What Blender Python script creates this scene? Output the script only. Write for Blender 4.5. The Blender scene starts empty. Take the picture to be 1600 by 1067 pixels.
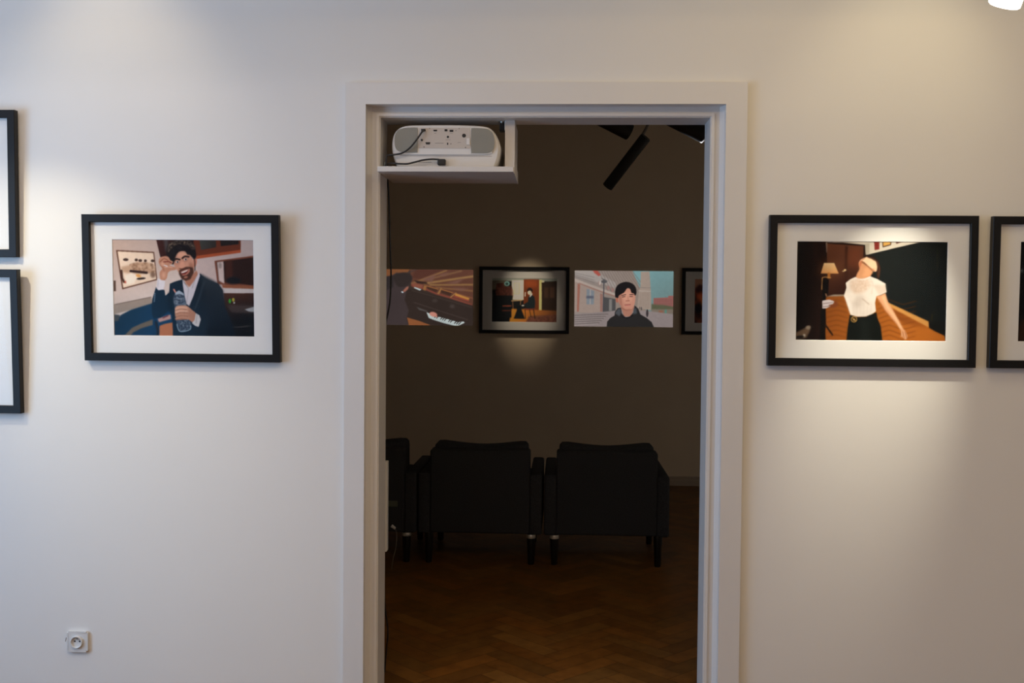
import bpy, bmesh, math, random
import numpy as np
from mathutils import Vector, Matrix

S = bpy.context.scene
random.seed(4)
rng = np.random.default_rng(7)
R = math.radians

# ------------------------------------------------------------------ camera
F, CD, CH = 1620.0, 3.81, 1.46
yaw, pitch, roll = R(2.75), R(1.65), R(0.52)
_f = Vector((-math.sin(yaw), math.cos(yaw), 0)); _r = Vector((math.cos(yaw), math.sin(yaw), 0)); _u = Vector((0, 0, 1))
_f2 = math.cos(pitch) * _f - math.sin(pitch) * _u
_u2 = math.cos(pitch) * _u + math.sin(pitch) * _f
CR = math.cos(roll) * _r + math.sin(roll) * _u2
CU = -math.sin(roll) * _r + math.cos(roll) * _u2
CF = _f2
CP = Vector((0, -CD, CH))
cd = bpy.data.cameras.new('camera'); cam = bpy.data.objects.new('camera', cd)
S.collection.objects.link(cam)
cd.sensor_width = 36; cd.lens = F * 36 / 1600; cd.clip_start = 0.05
M = Matrix((CR, CU, -CF)).transposed().to_4x4(); M.translation = CP
cam.matrix_world = M
cd.dof.use_dof = True; cd.dof.focus_distance = CD + 0.05; cd.dof.aperture_fstop = 8
S.camera = cam

def at(px, py, Y):
    """world point seen at photo pixel (px, py) on the plane y = Y"""
    d = CF * F + CR * (px - 800) - CU * (py - 533.5)
    t = (Y - CP.y) / d.y
    return CP + d * t

# ------------------------------------------------------------------ world, exposure, big lights
w = bpy.data.worlds.new('world'); S.world = w; w.use_nodes = True
w.node_tree.nodes['Background'].inputs[0].default_value = (0.75, 0.85, 1.0, 1)
w.node_tree.nodes['Background'].inputs[1].default_value = 0.3
S.view_settings.view_transform = 'Standard'; S.view_settings.look = 'None'
S.view_settings.exposure = 0.0; S.view_settings.gamma = 1.0
S.view_settings.use_curve_mapping = False

def light(name, kind, loc, target, energy, color, size=None, size_y=None, spot=None, blend=0.5, rad=0.03):
    l = bpy.data.lights.new(name, kind); o = bpy.data.objects.new(name, l); S.collection.objects.link(o)
    o.location = loc
    o.rotation_euler = (Vector(target) - Vector(loc)).to_track_quat('-Z', 'Y').to_euler()
    l.energy = energy; l.color = color
    if kind == 'AREA':
        l.shape = 'RECTANGLE'; l.size = size; l.size_y = size_y
    else:
        l.shadow_soft_size = rad
        if kind == 'SPOT':
            l.spot_size = R(spot); l.spot_blend = blend
    return o

WINY0, WINY1, WINZ0, WINZ1, XL = -3.1, -0.75, 0.55, 2.2, -3.35
light('window_daylight', 'AREA', (XL - 0.25, (WINY0 + WINY1) / 2, (WINZ0 + WINZ1) / 2), (0, (WINY0 + WINY1) / 2, 1.5),
      90, (0.36, 0.65, 1.05), WINZ1 - WINZ0, WINY1 - WINY0)
light('ceiling_fill', 'AREA', (1.15, -1.0, 3.2), (1.15, -1.0, 0), 10.2, (1.0, 0.78, 0.42), 1.6, 0.6)  # added area fills without fixtures, balancing the brightness of the near room
light('ceiling_fill', 'AREA', (0.6, -2.8, 3.2), (0.6, -2.8, 0), 40, (1.0, 0.69, 0.34), 4.5, 1.0)
light('ceiling_fill', 'AREA', (-2.0, -2.0, 3.2), (-2.0, -2.0, 0), 23, (0.98, 0.87, 0.84), 2.0, 1.0)

# ------------------------------------------------------------------ helpers
def lin(c):
    c = np.asarray(c, float) / 255.0
    return np.where(c <= 0.04045, c / 12.92, ((c + 0.055) / 1.055) ** 2.4)

def mat(name, col, rough=0.5, metal=0.0, spec=0.5, noise=None, bump=None, emit=None, emit_s=0.0, coat=0.0):
    m = bpy.data.materials.new(name); m.use_nodes = True
    nt = m.node_tree; b = nt.nodes['Principled BSDF']
    b.inputs['Base Color'].default_value = (*col, 1)
    b.inputs['Roughness'].default_value = rough
    b.inputs['Metallic'].default_value = metal
    b.inputs['Specular IOR Level'].default_value = spec
    b.inputs['Coat Weight'].default_value = coat
    tc = nt.nodes.new('ShaderNodeTexCoord')
    if noise:
        sc, amt = noise
        n = nt.nodes.new('ShaderNodeTexNoise'); n.inputs['Scale'].default_value = sc; n.inputs['Detail'].default_value = 4
        nt.links.new(tc.outputs['Object'], n.inputs['Vector'])
        r = nt.nodes.new('ShaderNodeValToRGB')
        r.color_ramp.elements[0].color = (*[c * (1 - amt) for c in col], 1); r.color_ramp.elements[0].position = 0.3
        r.color_ramp.elements[1].color = (*[min(1, c * (1 + amt)) for c in col], 1); r.color_ramp.elements[1].position = 0.7
        nt.links.new(n.outputs['Fac'], r.inputs['Fac']); nt.links.new(r.outputs['Color'], b.inputs['Base Color'])
    if bump:
        sc, st, dist = bump
        n = nt.nodes.new('ShaderNodeTexNoise'); n.inputs['Scale'].default_value = sc; n.inputs['Detail'].default_value = 3
        nt.links.new(tc.outputs['Object'], n.inputs['Vector'])
        bp = nt.nodes.new('ShaderNodeBump'); bp.inputs['Strength'].default_value = st; bp.inputs['Distance'].default_value = dist
        nt.links.new(n.outputs['Fac'], bp.inputs['Height']); nt.links.new(bp.outputs['Normal'], b.inputs['Normal'])
    if emit:
        b.inputs['Emission Color'].default_value = (*emit, 1); b.inputs['Emission Strength'].default_value = emit_s
    return m

def attr_mat(name, rough=0.5, spec=0.3, emit=0.0, bump=None):
    m = bpy.data.materials.new(name); m.use_nodes = True
    nt = m.node_tree; b = nt.nodes['Principled BSDF']
    a = nt.nodes.new('ShaderNodeAttribute'); a.attribute_name = 'ink'
    b.inputs['Roughness'].default_value = rough; b.inputs['Specular IOR Level'].default_value = spec
    if emit:
        b.inputs['Base Color'].default_value = (0.02, 0.02, 0.02, 1)
        nt.links.new(a.outputs['Color'], b.inputs['Emission Color']); b.inputs['Emission Strength'].default_value = emit
    else:
        nt.links.new(a.outputs['Color'], b.inputs['Base Color'])
    return m

MT = {
    'wall': mat('wall_paint', (0.80, 0.775, 0.74), 0.75, spec=0.25, noise=(1.3, 0.012), bump=(9, 0.10, 0.01)),
    'ceil': mat('ceiling_paint', (0.80, 0.78, 0.75), 0.9),
    'trim': mat('gloss_trim_paint', (0.74, 0.715, 0.69), 0.38, spec=0.5, noise=(3, 0.012), bump=(14, 0.05, 0.01)),
    'farwall': mat('far_wall_paint', (0.74, 0.62, 0.47), 0.85, spec=0.2, noise=(1.5, 0.03)),
    'blackframe': mat('black_stained_wood', (0.008, 0.008, 0.009), 0.4, spec=0.25, bump=(60, 0.12, 0.002)),
    'mat': mat('mat_board', (0.80, 0.79, 0.77), 0.85, spec=0.1),
    'backing': mat('backing_board', (0.12, 0.10, 0.08), 0.9),
    'whiteplastic': mat('white_plastic', (0.72, 0.71, 0.69), 0.35),
    'projwhite': mat('projector_casing', (0.74, 0.71, 0.68), 0.38),
    'grille': mat('grey_mesh_grille', (0.27, 0.255, 0.215), 0.7, bump=(700, 0.5, 0.001)),
    'portpanel': mat('port_panel', (0.56, 0.49, 0.43), 0.5),
    'portdark': mat('dark_connector', (0.012, 0.012, 0.014), 0.45),
    'portlight': mat('printed_lettering', (0.30, 0.27, 0.25), 0.7),
    'cable': mat('black_cable', (0.012, 0.012, 0.014), 0.4),
    'chrome': mat('zinc_bracket', (0.55, 0.60, 0.60), 0.3, metal=1.0),
    'shelf': mat('white_board', (0.70, 0.66, 0.62), 0.5, noise=(4, 0.01)),
    'fabric': mat('charcoal_weave', (0.040, 0.041, 0.046), 0.95, spec=0.15, noise=(260, 0.35), bump=(420, 0.6, 0.002)),
    'leg': mat('black_leg', (0.004, 0.004, 0.004), 0.4),
    'ring': mat('steel_ring', (0.75, 0.72, 0.66), 0.35, metal=0.6),
    'blackmetal': mat('matt_black_metal', (0.006, 0.006, 0.006), 0.6),
    'greymetal': mat('grey_bracket', (0.16, 0.14, 0.12), 0.6),
    'lampwhite': mat('white_lamp_body', (0.85, 0.84, 0.82), 0.4),
    'lampglow': mat('lit_lamp_face', (0.9, 0.9, 0.85), 0.5, emit=(1.0, 0.93, 0.80), emit_s=6.0),
    'skirting': mat('far_skirting', (0.40, 0.33, 0.26), 0.5),
    'sky': mat('overcast_sky_board', (0.6, 0.7, 0.8), 0.9),
    'winframe': mat('window_paint', (0.75, 0.74, 0.72), 0.45),
    'green': mat('dull_green_plastic', (0.10, 0.11, 0.08), 0.6),
}

def glass_mat():
    m = bpy.data.materials.new('picture_glass'); m.use_nodes = True
    nt = m.node_tree; nt.nodes.clear()
    o = nt.nodes.new('ShaderNodeOutputMaterial'); mx = nt.nodes.new('ShaderNodeMixShader')
    fr = nt.nodes.new('ShaderNodeFresnel'); fr.inputs[0].default_value = 1.22
    t = nt.nodes.new('ShaderNodeBsdfTransparent'); t.inputs[0].default_value = (1, 1, 1, 1)
    g = nt.nodes.new('ShaderNodeBsdfGlossy'); g.inputs['Roughness'].default_value = 0.03
    ge = nt.nodes.new('ShaderNodeNewGeometry'); mu = nt.nodes.new('ShaderNodeMath'); mu.operation = 'MULTIPLY'
    iv = nt.nodes.new('ShaderNodeMath'); iv.operation = 'SUBTRACT'; iv.inputs[0].default_value = 1.0
    nt.links.new(ge.outputs['Backfacing'], iv.inputs[1]); nt.links.new(iv.outputs[0], mu.inputs[0]); nt.links.new(fr.outputs[0], mu.inputs[1])
    nt.links.new(mu.outputs[0], mx.inputs[0]); nt.links.new(t.outputs[0], mx.inputs[1]); nt.links.new(g.outputs[0], mx.inputs[2])
    nt.links.new(mx.outputs[0], o.inputs[0])
    return m
MT['glass'] = glass_mat()

def link(o, parent=None):
    S.collection.objects.link(o)
    if parent: o.parent = parent
    return o

def tag(o, label=None, cat=None, group=None, kind=None):
    if label: o['label'] = label
    if cat: o['category'] = cat
    if group: o['group'] = group
    if kind: o['kind'] = kind
    return o

def thing(name, label, cat, loc=(0, 0, 0), rot=(0, 0, 0), group=None):
    o = bpy.data.objects.new(name, None); o.empty_display_size = 0.05
    S.collection.objects.link(o); o.location = loc; o.rotation_euler = rot
    return tag(o, label, cat, group)

def done(bm, name, m, parent=None, smooth=False):
    me = bpy.data.meshes.new(name); (len(bm.faces) > 1) and bmesh.ops.recalc_face_normals(bm, faces=bm.faces[:]); bm.to_mesh(me); bm.free()
    me.materials.append(m)
    if smooth:
        me.polygons.foreach_set('use_smooth', [True] * len(me.polygons))
        try: me.set_sharp_from_angle(angle=R(40))
        except Exception: pass
    return link(bpy.data.objects.new(name, me), parent)

def box(bm, x0, x1, y0, y1, z0, z1, bev=0.0, seg=2):
    t = bmesh.new()
    bmesh.ops.create_cube(t, size=1)
    for v in t.verts:
        v.co = Vector(((x0 + x1) / 2 + v.co.x * (x1 - x0), (y0 + y1) / 2 + v.co.y * (y1 - y0), (z0 + z1) / 2 + v.co.z * (z1 - z0)))
    if bev: bmesh.ops.bevel(t, geom=t.edges[:], offset=bev, segments=seg, affect='EDGES', profile=0.5)
    me = bpy.data.meshes.new('t'); t.to_mesh(me); t.free(); bm.from_mesh(me); bpy.data.meshes.remove(me)

def cyl(bm, p0, p1, r0, r1=None, n=24, caps=True):
    r1 = r0 if r1 is None else r1
    p0, p1 = Vector(p0), Vector(p1); d = (p1 - p0).normalized()
    a = d.orthogonal().normalized(); b = d.cross(a)
    v0 = [bm.verts.new(p0 + (a * math.cos(t) + b * math.sin(t)) * r0) for t in [2 * math.pi * i / n for i in range(n)]]
    v1 = [bm.verts.new(p1 + (a * math.cos(t) + b * math.sin(t)) * r1) for t in [2 * math.pi * i / n for i in range(n)]]
    for i in range(n): bm.faces.new((v0[i], v0[(i + 1) % n], v1[(i + 1) % n], v1[i]))
    if caps: bm.faces.new(v0[::-1]); bm.faces.new(v1)

def lathe(bm, c, axis, prof, n=32):
    """prof: list of (distance along axis, radius)"""
    c, d = Vector(c), Vector(axis).normalized(); a = d.orthogonal().normalized(); b = d.cross(a)
    rings = []
    for h, r in prof:
        rings.append([bm.verts.new(c + d * h + (a * math.cos(2 * math.pi * i / n) + b * math.sin(2 * math.pi * i / n)) * max(r, 1e-4)) for i in range(n)])
    for k in range(len(rings) - 1):
        for i in range(n): bm.faces.new((rings[k][i], rings[k][(i + 1) % n], rings[k + 1][(i + 1) % n], rings[k + 1][i]))
    bm.faces.new(rings[0][::-1]); bm.faces.new(rings[-1])

def catmull(pts, n=8, closed=False):
    P = [np.array(p, float) for p in pts]; out = []
    N = len(P)
    rngk = range(N) if closed else range(N - 1)
    for k in rngk:
        p0 = P[(k - 1) % N] if closed or k > 0 else P[0]
        p1 = P[k]; p2 = P[(k + 1) % N]
        p3 = P[(k + 2) % N] if closed or k + 2 < N else P[-1]
        for i in range(n):
            t = i / n
            out.append(0.5 * ((2 * p1) + (p2 - p0) * t + (2 * p0 - 5 * p1 + 4 * p2 - p3) * t * t + (-p0 + 3 * p1 - 3 * p2 + p3) * t ** 3))
    if not closed: out.append(P[-1])
    return out

def tube(bm, pts, r, n=10, smooth=8):
    P = [Vector(p) for p in catmull(pts, smooth)]
    prev = None; rings = []
    a = None
    for i, p in enumerate(P):
        d = (P[min(i + 1, len(P) - 1)] - P[max(i - 1, 0)]).normalized()
        a = d.orthogonal().normalized() if a is None else (a - d * a.dot(d)).normalized()
        b = d.cross(a)
        rings.append([bm.verts.new(p + (a * math.cos(2 * math.pi * k / n) + b * math.sin(2 * math.pi * k / n)) * r) for k in range(n)])
    for i in range(len(rings) - 1):
        for k in range(n): bm.faces.new((rings[i][k], rings[i][(k + 1) % n], rings[i + 1][(k + 1) % n], rings[i + 1][k]))
    bm.faces.new(rings[0][::-1]); bm.faces.new(rings[-1])

def prism(bm, outline, y0, y1):
    a = [bm.verts.new((x, y0, z)) for x, z in outline]; b = [bm.verts.new((x, y1, z)) for x, z in outline]
    n = len(a)
    for i in range(n): bm.faces.new((a[i], a[(i + 1) % n], b[(i + 1) % n], b[i]))
    bm.faces.new(a[::-1]); bm.faces.new(b)

def rrect(x0, x1, z0, z1, r, n=6):
    if not isinstance(r, (list, tuple)): r = [r] * 4     # bl, br, tr, tl
    out = []
    for (cx, cz, a0, rr) in ((x0, z0, 180, r[0]), (x1, z0, 270, r[1]), (x1, z1, 0, r[2]), (x0, z1, 90, r[3])):
        cx = cx + rr if cx == x0 else cx - rr; cz = cz + rr if cz == z0 else cz - rr
        for i in range(n + 1):
            a = R(a0 + 90 * i / n); out.append((cx + rr * math.cos(a), cz + rr * math.sin(a)))
    return out

# ------------------------------------------------------------------ the two rooms
YW = 5.00            # far wall
WT = 0.18            # wall thickness
TOP, TOPF = 3.25, 3.25
XR = 4.2; YB = -5.2
# door casing measured on its planes
YC, YI = -0.018, 0.034
cas_xl = (at(540, 129, YC).x + at(535, 1060, YC).x) / 2; cas_xr = (at(1168.5, 128, YC).x + at(1154.3, 1060, YC).x) / 2
cas_zt = at(850, 128.3, YC).z
ci_xl = (at(572, 163, YC).x + at(566.5, 1040, YC).x) / 2; ci_xr = (at(1134.8, 162, YC).x + at(1121.5, 1040, YC).x) / 2
ci_zt = at(850, 162.5, YC).z
in_xl = (at(594, 184, YI).x + at(590.5, 1040, YI).x) / 2; in_xr = (at(1111.5, 184, YI).x + at(1096.5, 1040, YI).x) / 2
in_zt = at(850, 183.5, YI).z

def struct(o): o['kind'] = 'structure'; return o

bm = bmesh.new()
ox0, ox1, oz = ci_xl - 0.01, ci_xr + 0.01, ci_zt + 0.01
box(bm, XL, ox0, 0, WT, 0, TOP); box(bm, ox1, XR, 0, WT, 0, TOP); box(bm, ox0, ox1, 0, WT, oz, TOP)
struct(done(bm, 'wall_front', MT['wall']))
bm = bmesh.new()
# left wall of the near room with a window hole
box(bm, XL - 0.25, XL, YB, WINY0, 0, TOP); box(bm, XL - 0.25, XL, WINY1, WT, 0, TOP)
box(bm, XL - 0.25, XL, WINY0, WINY1, 0, WINZ0); box(bm, XL - 0.25, XL, WINY0, WINY1, WINZ1, TOP)
struct(done(bm, 'wall_left', MT['wall']))
bm = bmesh.new()
for z0, z1 in ((WINZ0, WINZ0 + .06), (WINZ1 - .06, WINZ1)): box(bm, XL - 0.16, XL - 0.10, WINY0, WINY1, z0, z1, .006)
for y in (WINY0 + .03, (WINY0 + WINY1) / 2, WINY1 - .03): box(bm, XL - 0.16, XL - 0.10, y - .03, y + .03, WINZ0 + .06, WINZ1 - .06, .006)
struct(done(bm, 'window_1', MT['winframe']))
bm = bmesh.new(); box(bm, XR, XR + 0.2, YB, WT, 0, TOP); struct(done(bm, 'wall_right', MT['wall']))
bm = bmesh.new(); box(bm, XL - .25, XR + .2, YB - 0.2, YB, 0, TOP); struct(done(bm, 'wall_back', MT['wall']))
bm = bmesh.new(); box(bm, XL - .25, XR + .2, YB - .2, WT, TOP, TOP + .1); box(bm, -3.6, 3.6, WT, YW + .2, TOPF, TOPF + .1)
struct(done(bm, 'ceiling', MT['ceil']))
bm = bmesh.new(); box(bm, -3.6, 3.6, YW, YW + 0.2, 0, TOPF); struct(done(bm, 'wall_far', MT['farwall']))
bm = bmesh.new(); box(bm, -3.6, -3.4, WT, YW, 0, TOPF); struct(done(bm, 'wall_far_left', MT['farwall']))
bm = bmesh.new(); box(bm, 3.4, 3.6, WT, YW, 0, TOPF); struct(done(bm, 'wall_far_right', MT['farwall']))
# far skirting: plinth, cove and small top bead
bm = bmesh.new()
prof = [(YW, 0), (YW - .022, 0), (YW - .022, .042), (YW - .016, .05), (YW - .016, .068), (YW - .006, .078), (YW, .078)]
a = [bm.verts.new((-3.4, y, z)) for y, z in prof]; b = [bm.verts.new((3.4, y, z)) for y, z in prof]
for i in range(len(prof)): bm.faces.new((a[i], a[(i + 1) % len(prof)], b[(i + 1) % len(prof)], b[i]))
bm.faces.new(a); bm.faces.new(b)
struct(done(bm, 'baseboard_far', MT['skirting']))

# casing (trim_1) and the set-back inner frame (trim_2), both mitred rings open at the floor
def ring(bm, xl, xr, zt, w_, y0, y1, bev=0.0015, z0=0.0):
    box(bm, xl, xl + w_, y0, y1, z0, zt - w_, bev); box(bm, xr - w_, xr, y0, y1, z0, zt - w_, bev); box(bm, xl, xr, y0, y1, zt - w_, zt, bev)
def U(bm, o, i, y0, y1):
    """portal between outer (xl,xr,zt) and inner (xl,xr,zt) outlines, extruded y0..y1"""
    P = [(o[0], 0), (o[0], o[2]), (o[1], o[2]), (o[1], 0), (i[1], 0), (i[1], i[2]), (i[0], i[2]), (i[0], 0)]
    q = [(P[0], P[1], P[6], P[7]), (P[1], P[2], P[5], P[6]), (P[2], P[3], P[4], P[5])]
    f = {}; g = {}
    for p in P: f[p] = bm.verts.new((p[0], y0, p[1])); g[p] = bm.verts.new((p[0], y1, p[1]))
    for quad in q:
        bm.faces.new([f[p] for p in quad]); bm.faces.new([g[p] for p in quad[::-1]])
    for k in range(8):
        p, r_ = P[k], P[(k + 1) % 8]; bm.faces.new((f[p], f[r_], g[r_], g[p]))
bm = bmesh.new()
co = (cas_xl, cas_xr, cas_zt); ci = (ci_xl, ci_xr, ci_zt)
U(bm, co, ci, YC, 0.0); U(bm, (ox0, ox1, oz), ci, 0.0, YI)
struct(done(bm, 'trim_1', MT['trim']))
bm = bmesh.new()
ii = (in_xl, in_xr, in_zt)
U(bm, (ox0, ox1, oz), ii, YI, WT + 0.004)
# quarter bead along the recess and thin bead near the edge
def off(t, d): return (t[0] + d, t[1] - d, t[2] - d)
U(bm, off(ii, -0.014), off(ii, -0.004), YI - 0.006, YI)
# sloping cove from the casing into the inner frame
o2, i2 = ci, off(ci, 0.015)
for k in (0, 1):
    lo = [bm.verts.new(v) for v in ((o2[k], YI - .018, 0), (i2[k], YI - .0003, 0), (o2[k], YI - .0003, 0))]
    hi = [bm.verts.new((v.co.x, v.co.y, ci[2])) for v in lo]
    for i in range(3): bm.faces.new((lo[i], lo[(i + 1) % 3], hi[(i + 1) % 3], hi[i]))
    bm.faces.new(lo); bm.faces.new(hi)
struct(done(bm, 'trim_2', MT['trim']))
# back casing on the dark side
bm = bmesh.new(); U(bm, (ox0 - .07, ox1 + .07, oz + .07), (in_xl - .012, in_xr + .012, in_zt + .012), WT + .004, WT + .02)
struct(done(bm, 'trim_3', MT['trim']))

# ---- herringbone oak floor through both rooms
def floor():
    w_, n = 0.088, 4
    g = 0.0011
    V, Fc, C = [], [], []
    c45 = math.sqrt(.5)
    def quad(u0, u1, v0, v1, col):
        pts = [(u0 + g, v0 + g), (u1 - g, v0 + g), (u1 - g, v1 - g), (u0 + g, v1 - g)]
        X = [((u - v) * c45, (u + v) * c45) for u, v in pts]
        cx = sum(p[0] for p in X) / 4; cy = sum(p[1] for p in X) / 4
        if not (XL - .3 < cx < XR + .2 and YB - .2 < cy < YW + .1): return
        k = len(V); V.extend([(x, y, 0.0) for x, y in X]); Fc.append((k, k + 1, k + 2, k + 3)); C.extend([col] * 4)
    def colr():
        t = random.random(); b = 0.72 + 0.5 * random.random()
        return (0.205 * b, (0.078 + .014 * t) * b, (0.013 + .006 * t) * b, 1)
    N = 130
    for r in range(-N, N):
        for m in range(-N // (2 * n) * 2, N // (2 * n) * 2):
            x = r + 2 * n * m
            if abs(x) < N: quad(x * w_, (x + n) * w_, r * w_, (r + 1) * w_, colr())
            y = r - 2 * n + 1 + 2 * n * m
            if abs(y) < N: quad(r * w_, (r + 1) * w_, y * w_, (y + n) * w_, colr())
    k = len(V); V.extend([(XL - .3, YB - .2, -.004), (XR + .3, YB - .2, -.004), (XR + .3, YW + .2, -.004), (XL - .3, YW + .2, -.004)])
    Fc.append((k, k + 1, k + 2, k + 3)); C.extend([(0.02, 0.008, 0.003, 1)] * 4)
    me = bpy.data.meshes.new('floor'); me.from_pydata(V, [], Fc)
    at_ = me.color_attributes.new('ink', 'FLOAT_COLOR', 'POINT'); at_.data.foreach_set('color', np.array(C, dtype=np.float32).ravel())
    m = bpy.data.materials.new('oak_parquet'); m.use_nodes = True; nt = m.node_tree; b = nt.nodes['Principled BSDF']
    a = nt.nodes.new('ShaderNodeAttribute'); a.attribute_name = 'ink'
    tc = nt.nodes.new('ShaderNodeTexCoord'); no = nt.nodes.new('ShaderNodeTexNoise'); no.inputs['Scale'].default_value = 14; no.inputs['Detail'].default_value = 6
    mx = nt.nodes.new('ShaderNodeMix'); mx.data_type = 'RGBA'; mx.blend_type = 'MULTIPLY'; mx.inputs[0].default_value = 0.5
    rp = nt.nodes.new('ShaderNodeValToRGB'); rp.color_ramp.elements[0].color = (.45, .42, .4, 1); rp.color_ramp.elements[0].position = .35; rp.color_ramp.elements[1].position = .65
    nt.links.new(tc.outputs['Object'], no.inputs['Vector']); nt.links.new(no.outputs['Fac'], rp.inputs['Fac'])
    nt.links.new(a.outputs['Color'], mx.inputs[6]); nt.links.new(rp.outputs['Color'], mx.inputs[7]); nt.links.new(mx.outputs[2], b.inputs['Base Color'])
    b.inputs['Roughness'].default_value = 0.42; b.inputs['Specular IOR Level'].default_value = 0.25
    me.materials.append(m)
    struct(link(bpy.data.objects.new('floor', me)))
floor()

# ------------------------------------------------------------------ painter for printed and projected pictures
class Pic:
    def __init__(s, x0, y0, x1, y1, W, H, bg):
        s.b = (x0, y0, x1, y1); s.ss = 2; s.W, s.H = W * 2, H * 2
        s.a = np.zeros((s.H, s.W, 3)) + np.array(bg, float)
        s.sx = s.W / (x1 - x0); s.sy = s.H / (y1 - y0)
        xs = (np.arange(s.W) + .5) / s.sx + x0; ys = (np.arange(s.H) + .5) / s.sy + y0
        s.X, s.Y = np.meshgrid(xs, ys)
    def _blur(s, m, k):
        for _ in range(2):
            for ax in (0, 1):
                c = np.cumsum(np.pad(m, [(k + 1, k) if i == ax else (0, 0) for i in range(m.ndim)], mode='edge'), axis=ax)
                n = m.shape[ax]
                m = (np.take(c, np.arange(2 * k + 1, 2 * k + 1 + n), axis=ax) - np.take(c, np.arange(0, n), axis=ax)) / (2 * k + 1)
        return m
    def _put(s, m, col, soft, alpha):
        if soft:
            k = max(1, int(round(soft * s.sx))); m = s._blur(m.astype(float), k)
        m = (m * alpha)[..., None]
        if callable(col): col = col(s.X, s.Y)
        s.a = s.a * (1 - m) + np.asarray(col, float) * m
        return s
    def mask(s, pts):
        X, Y = s.X, s.Y; ins = np.zeros(X.shape, bool); n = len(pts)
        for i in range(n):
            x0, y0 = pts[i]; x1, y1 = pts[(i + 1) % n]
            if y0 == y1: continue
            c = ((Y < y0) != (Y < y1)) & (X < (x1 - x0) * (Y - y0) / (y1 - y0) + x0)
            ins ^= c
        return ins
    def poly(s, pts, col, soft=0, alpha=1, sm=False):
        if sm: pts = [tuple(p) for p in catmull(pts, 6, True)]
        return s._put(s.mask(pts).astype(float), col, soft, alpha)
    def rect(s, x0, y0, x1, y1, col, soft=0, alpha=1):
        return s.poly([(x0, y0), (x1, y0), (x1, y1), (x0, y1)], col, soft, alpha)
    def ell(s, cx, cy, rx, ry, col, rot=0, soft=0, alpha=1):
        c, q = math.cos(R(rot)), math.sin(R(rot)); dx, dy = s.X - cx, s.Y - cy
        u = (dx * c + dy * q) / rx; v = (-dx * q + dy * c) / ry
        return s._put((u * u + v * v < 1).astype(float), col, soft, alpha)
    def line(s, pts, wd, col, soft=0, alpha=1, sm=False):
        if sm: pts = catmull(pts, 6)
        m = np.zeros(s.X.shape)
        for (x0, y0), (x1, y1) in zip(pts[:-1], pts[1:]):
            dx, dy = x1 - x0, y1 - y0; L = dx * dx + dy * dy + 1e-9
            t = np.clip(((s.X - x0) * dx + (s.Y - y0) * dy) / L, 0, 1)
            m = np.maximum(m, (np.hypot(s.X - x0 - t * dx, s.Y - y0 - t * dy) < wd / 2))
        return s._put(m, col, soft, alpha)
    def mottle(s, pts, cols, size, alpha=1, soft=0, sm=True, seed=0):
        """random blotches of colours inside an outline (curls, foliage, crumpled plastic)"""
        if sm: pts = [tuple(p) for p in catmull(pts, 6, True)]
        base = s.mask(pts)
        g = np.random.default_rng(seed); n = max(2, int(size * s.sx))
        h, w_ = s.H // n + 2, s.W // n + 2
        idx = g.integers(0, len(cols), (h, w_)); C = np.array(cols, float)[idx]
        big = np.kron(C, np.ones((n, n, 1)))[:s.H, :s.W]
        big = s._blur(big, max(1, n // 2))
        m = (base.astype(float) * alpha)
        if soft: m = s._blur(m, max(1, int(soft * s.sx)))
        s.a = s.a * (1 - m[..., None]) + big * m[..., None]
        return s
    def out(s, blur=0):
        a = s.a
        if blur: a = s._blur(a, blur)
        g = np.random.default_rng(int(s.W) + int(s.b[0]))
        for n, amt in ((s.W // 6, .03), (max(3, s.W // 70), .012)):
            h, w_ = s.H // n + 3, s.W // n + 3
            q = g.normal(0, 1, (h, w_)); big = np.kron(q, np.ones((n, n)))
            big = s._blur(big, max(1, n // 2))[n // 2:n // 2 + s.H, n // 2:n // 2 + s.W]
            a = a * (1 + amt * big[..., None])
        a = np.clip(a, 0, 255)
        return a.reshape(s.H // 2, 2, s.W // 2, 2, 3).mean((1, 3))

def grad(c0, c1, p0, p1):
    c0, c1 = np.array(c0, float), np.array(c1, float)
    dx, dy = p1[0] - p0[0], p1[1] - p0[1]; L = dx * dx + dy * dy
    def f(X, Y):
        t = np.clip(((X - p0[0]) * dx + (Y - p0[1]) * dy) / L, 0, 1)[..., None]
        return c0 * (1 - t) + c1 * t
    return f

def pic_mesh(name, arr, x0, x1, z0, z1, y, m, parent, illum=(1, 1, 1), cap=0.92):
    """a printed or glowing sheet whose colours sit in a dense colour attribute"""
    H, W = arr.shape[:2]
    L = np.clip(lin(arr) / np.array(illum), 0.002, cap)
    xs = np.linspace(x0, x1, W); zs = np.linspace(z1, z0, H)
    X, Z = np.meshgrid(xs, zs)
    V = np.stack([X, np.full_like(X, y), Z], -1).reshape(-1, 3).astype(np.float32)
    i = np.arange(H * W).reshape(H, W)
    q = np.stack([i[1:, :-1], i[1:, 1:], i[:-1, 1:], i[:-1, :-1]], -1).reshape(-1, 4)
    me = bpy.data.meshes.new(name)
    me.vertices.add(len(V)); me.vertices.foreach_set('co', V.ravel())
    me.loops.add(q.size); me.loops.foreach_set('vertex_index', q.ravel().astype(np.int32))
    me.polygons.add(len(q)); me.polygons.foreach_set('loop_start', np.arange(0, q.size, 4, dtype=np.int32))
    me.update(calc_edges=True)
    ca = me.color_attributes.new('ink', 'FLOAT_COLOR', 'POINT')
    C = np.ones((H * W, 4), np.float32); C[:, :3] = L.reshape(-1, 3); ca.data.foreach_set('color', C.ravel())
    me.materials.append(m)
    return link(bpy.data.objects.new(name, me), parent)

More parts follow.
